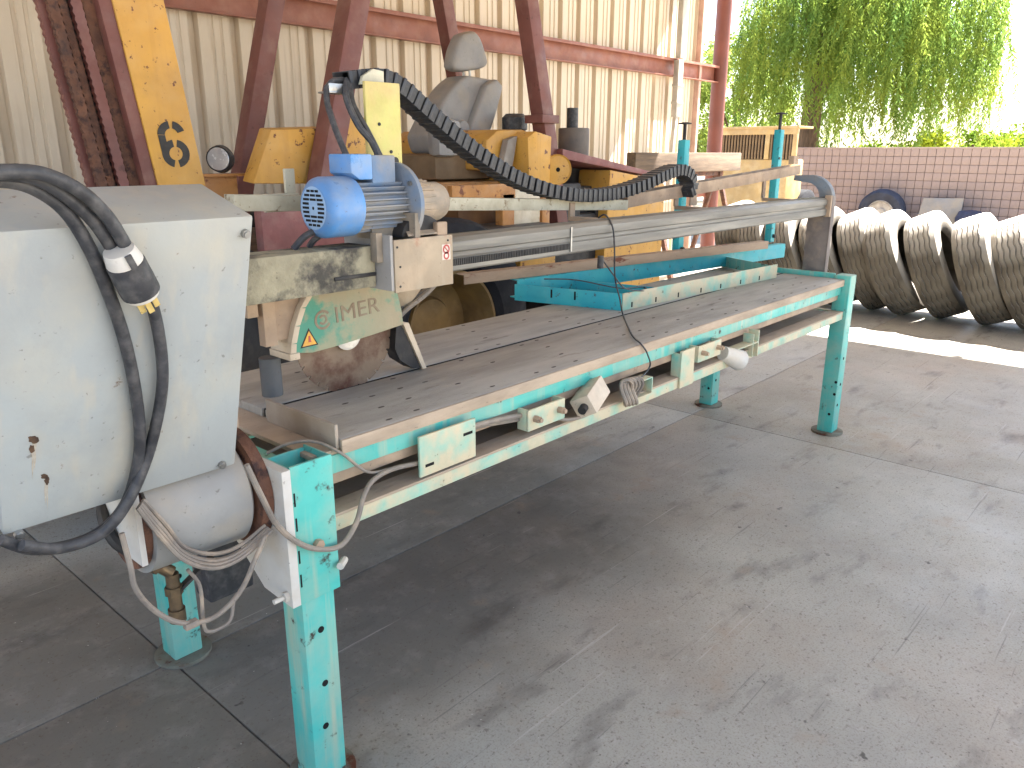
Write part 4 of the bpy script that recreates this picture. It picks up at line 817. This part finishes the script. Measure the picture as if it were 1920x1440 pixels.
# ------------------------------------------------------------------ block wall
bw_ = thing('block_wall', (16.1, 0, 0), 'pinkish concrete block boundary wall behind the row of tyres', 'wall')
HW = 1.62; ny0 = 6.6
B('wall_core', mortar, bw_, (16.02, 16.18, -9, ny0, -.03, HW-.01), bevel=0)
BS = .15; hb = BS/2-.0035
pm = MB().box(-.012, .02, -hb, hb, -hb, hb).mesh('block', blockm, .005)
cnt = 0; fb = MB()
for r0 in range(10):
    for k in range(104):
        y = ny0-BS/2-k*BS; z = HW-BS/2-r0*BS
        if 1.2 < y < 5.7 and r0 < 9 and cnt < 300:
            cnt += 1; o = bpy.data.objects.new('block', pm); COL.objects.link(o); o.location = (16.0+random.uniform(-.003, .003), y, z); o.parent = bw_; o.matrix_parent_inverse = wmat(bw_).inverted()
        else: fb.box(15.988, 16.02, y-hb, y+hb, z-hb, z+hb)
fb.build('far_blocks', blockm, bw_, kind='stuff')
B('coping', blockm, bw_, (15.975, 16.2, -9, ny0+.01, HW-.008, HW+.02), bevel=.004)

# ------------------------------------------------------------------ row of truck tyres
def tyre_mesh():
    r, hw = .505, .135; pr = [(-.10, .30), (-.125, .315), (-.148, .37), (-.15, .42), (-.142, .465), (-.132, .492)]
    g = [-.085, -.045, -.005+.005, .045, .085]; xs = [-.125]
    for q in g: pr += [(q-.0065, r-.001), (q-.0045, r-.012), (q+.0045, r-.012), (q+.0065, r-.001)]
    pr += [(.132, .492), (.142, .465), (.15, .42), (.148, .37), (.125, .315), (.10, .30), (.09, .31), (.12, .37), (.12, .44), (.08, .475), (-.08, .475), (-.12, .44), (-.12, .37), (-.09, .31)]
    jit = lambda k, t, h: h+((.004 if t % 4 < 2 else -.004) if 6 <= k < 26 else 0)
    b = MB(); b.lathe(pr, (0, 0, 0), (0, 1, 0), 96, close=True, jit=jit); return b.mesh('truck_tyre', tyre)
tmsh = tyre_mesh()
TL_ = [(2.40, 20, .2), (2.02, 22, .05), (1.68, 23, .0), (1.31, 24, 0), (.955, 24, .04), (.66, 25, -.03), (.33, 24, .03), (-.06, 22, -.02), (-.38, 23, .02), (-.72, 22, 0)]
lab = ['dusty bald truck tyre at the tractor end of the leaning tyre row', None]
for i, (yb, ln_, dx_) in enumerate(TL_):
    o = bpy.data.objects.new('truck_tyre', tmsh); COL.objects.link(o); a = R(ln_)
    # tyre leans its top toward +y ; lowest point touches the floor
    h = .505*math.cos(a)+.132*math.sin(a)-.006
    o.rotation_euler = (-a, i*.37, 0); o.rotation_mode = 'XYZ'
    M = Matrix.Translation((7.4+dx_*1.0, yb+.505*math.sin(a)-.132*math.cos(a)+.1, h)) @ Matrix.Rotation(R(random.uniform(-3, 3)), 4, 'Z') @ Matrix.Rotation(-a, 4, 'X') @ Matrix.Rotation(i*.37, 4, 'Y')
    o.matrix_basis = M
    tag(o, 'dusty brown truck tyre in the leaning row on the sunny concrete', 'tyre', 'truck tyres leaning in a row')
# wheel and scrap by the wall
wp = at(1650, 395, 'x', 15.55); sp_ = thing('spare_wheel', (15.6, wp.y, 0), 'dark tyre on a pale rim standing against the block wall', 'wheel')
MW = Matrix.Translation((15.66, wp.y, .43)) @ Matrix.Rotation(R(-12), 4, 'Y')
b = MB(); b.lathe([(-.09, .25), (-.12, .3), (-.11, .4), (-.07, .43), (.07, .43), (.11, .4), (.12, .3), (.09, .25)], (0, 0, 0), (1, 0, 0), 40, close=True); b.v = [MW @ v for v in b.v]; b.build('tyre', mat('blue_black_tyre', srgb(58, 64, 80), srgb(46, 50, 62), 6, rough=.8), sp_)
b = MB(); b.lathe([(-.1, .25), (-.11, .24), (-.05, .2), (-.06, .1), (-.09, .08), (-.09, 0)], (0, 0, 0), (1, 0, 0), 32); b.v = [MW @ v for v in b.v]; b.build('rim', chromew, sp_)
q0, q1 = at(1725, 373, 'x', 15.5), at(1805, 373, 'x', 15.5)
b = MB(); b.prism([(15.45, q0.y+.05, 0), (15.45, q1.y, 0), (15.58, q1.y, .74), (15.58, q0.y-.04, .72)], (.06, 0, 0)); sh = b.build('scrap_panel', mat('galvanised', srgb(140, 138, 136), srgb(156, 146, 132), 5, rough=.6, metal=.2), bevel=.004)
tag(sh, 'dull galvanised steel panel propped against the block wall', 'steel panel')
b = MB(); qy = at(1820, 400, 'x', 15.45).y; b.lathe([(0, .0), (0, .2), (.4, .24), (.52, .19), (.55, .0)], (15.45, qy, 0), (0, 0, 1), 20); sk = b.build('dark_bin', mat('navy_sack', srgb(52, 58, 84), srgb(40, 44, 62), 9, rough=.6, bump=.5, bscale=14)); tag(sk, 'dark navy bin leaning beside the galvanised panel', 'bin')

# ------------------------------------------------------------------ trees
def leaf_quad(v, f, p, d, n_, ln, wd):
    s = d.cross(n_).normalized()*wd/2; o = len(v); v += [p, p+d*ln*.5+s, p+d*ln, p+d*ln*.5-s]; f.append((o, o+1, o+2, o+3))
def raw(name, v, f, m, parent):
    me = bpy.data.meshes.new(name); me.from_pydata([tuple(x) for x in v], [], f); me.materials.append(m); o = bpy.data.objects.new(name, me); COL.objects.link(o); adopt(o, parent); return o
def rnd3(rr): 
    while True:
        q = Vector((rr.uniform(-1, 1), rr.uniform(-1, 1), rr.uniform(-1, 1)))
        if .05 < q.length < 1: return q
def weeping(loc, label, rx, ry, hgt, n, seed, zlow, sweep):
    rr = random.Random(seed); t = thing('weeping_tree', loc, label, 'tree'); L0 = Vector(loc)
    b = MB(); b.tube([L0, L0+Vector((.05, .1, hgt*.2)), L0+Vector((-.05, .0, hgt*.42)), L0+Vector((.1, -.15, hgt*.62))], lambda s: .30-.12*s, n=14); tk = b.build('trunk', bark, t)
    b = MB(); ends = []
    for k in range(11):
        a = rr.uniform(0, 6.28); z0 = hgt*rr.uniform(.35, .6); e = L0+Vector((math.cos(a)*rx*rr.uniform(.5, .85), math.sin(a)*ry*rr.uniform(.5, .85)+sweep, hgt*rr.uniform(.72, .95)))
        b.tube([L0+Vector((0, -.05, z0)), (L0+e)/2+Vector((0, 0, z0*.55)), e], lambda s: .12-.09*s, n=7); ends.append(e)
    b.build('limb', bark, tk)
    v, f = [], []
    for k in range(n):
        a = rr.uniform(0, 6.28); q = math.sqrt(rr.uniform(.02, 1)); c = L0+Vector((math.cos(a)*rx*q, math.sin(a)*ry*q+sweep, 0))
        top = hgt*(.55+.45*math.sqrt(max(0, 1-q*q)))*rr.uniform(.72, 1.0); low = zlow+rr.random()**2.0*(top-zlow)*.8+ .5*math.sin(a*7+1)*q+.35*math.sin(a*17)
        lowz = max(zlow*.8, low)
        if abs(c.y-L0.y) < .45 and c.x < L0.x+.3: lowz = max(lowz, 3.3)
        if top-lowz < .4: continue
        ln = min(top-lowz, rr.uniform(.9, 3.4)); z = lowz+ln if rr.random() < .5 else rr.uniform(lowz+ln, max(lowz+ln, top))
        p = Vector((c.x, c.y, z)); dr = Vector((rr.uniform(-.12, .12), rr.uniform(-.12, .12), -1))
        st = .055; m_ = int(ln/st)
        for i in range(m_):
            dr += Vector((rr.uniform(-.05, .05), rr.uniform(-.05, .05), 0)); dr.z = -1; p = p+dr.normalized()*st
            for s_ in (0, 1):
                d = Vector((rr.uniform(-1, 1), rr.uniform(-1, 1), rr.uniform(-1.6, -.4))).normalized(); leaf_quad(v, f, p, d, rnd3(rr).normalized(), rr.uniform(.09, .16), rr.uniform(.024, .04))
    raw('crown', v, f, leaf_w, t); return t
tx = at(1520, 280, 'x', 20).y
weeping((20, tx, 0), 'tall weeping tree with hanging strands behind the block wall', 2.8, 3.05, 8.2, 1500, 5, 1.95, -1.0)
def bushy(name, loc, label, rx, ry, rz, zc, n, m, seed, lsz=.16, trunk=True, cat='tree'):
    rr = random.Random(seed); t = thing(name, loc, label, cat); L0 = Vector(loc)
    if trunk:
        b = MB(); b.tube([L0, L0+Vector((.1, .05, zc*.5)), L0+Vector((0, .1, zc))], lambda s: .14-.08*s, n=8)
        for k in range(5): b.tube([L0+Vector((.05, .05, zc*.45)), L0+Vector((rr.uniform(-1, 1)*rx*.6, rr.uniform(-1, 1)*ry*.6, zc+rr.uniform(-.2, .6)*rz))], .035, n=5, smooth=False)
        b.build('trunk', bark, t)
    v, f = [], []; cl = [(rnd3(rr), rr.uniform(.18, .4)) for _ in range(26)]
    for k in range(n):
        c, s_ = cl[k % len(cl)]; q = c+rnd3(rr)*s_; p = L0+Vector((q.x*rx, q.y*ry, zc+q.z*rz))
        if p.z < .05: continue
        leaf_quad(v, f, p, rnd3(rr).normalized(), rnd3(rr).normalized(), lsz*rr.uniform(.6, 1.2), lsz*.45)
    raw('crown', v, f, m, t); return t
def gy(px, X): return at(px, 280, 'x', X).y
bushy('desert_tree', (24, gy(1385, 24), 0), 'hazy pale green desert tree between the red column and the weeping tree', 1.9, 1.5, 1.9, 3.0, 9000, leaf_p, 11, .16)
bushy('desert_tree', (23, gy(1300, 23), 0), 'pale green tree showing between the shed wall end and the red column', 1.3, 1.1, 1.8, 2.2, 3600, leaf_p, 12, .14)
bx_ = [(1590, 21.5, 1.5, 'low yellow green bush beside the weeping trunk'), (1680, 22.5, 1.6, 'round sunlit bush behind the block wall under hanging strands'), (1765, 22, 1.9, 'yellow green bush with tall shoots over the block wall'), (1845, 24, 1.7, 'bushy green shrub over the wall past the hanging strands'), (1915, 26, 1.9, 'dense dark green shrub at the open end of the block wall')]
for i, (px, X, h, lb) in enumerate(bx_):
    bushy('bush', (X, gy(px, X), 0), lb, 1.0, 1.25, .7, h-.45, 3000, leaf_b, 30+i, .14, trunk=True, cat='bush')
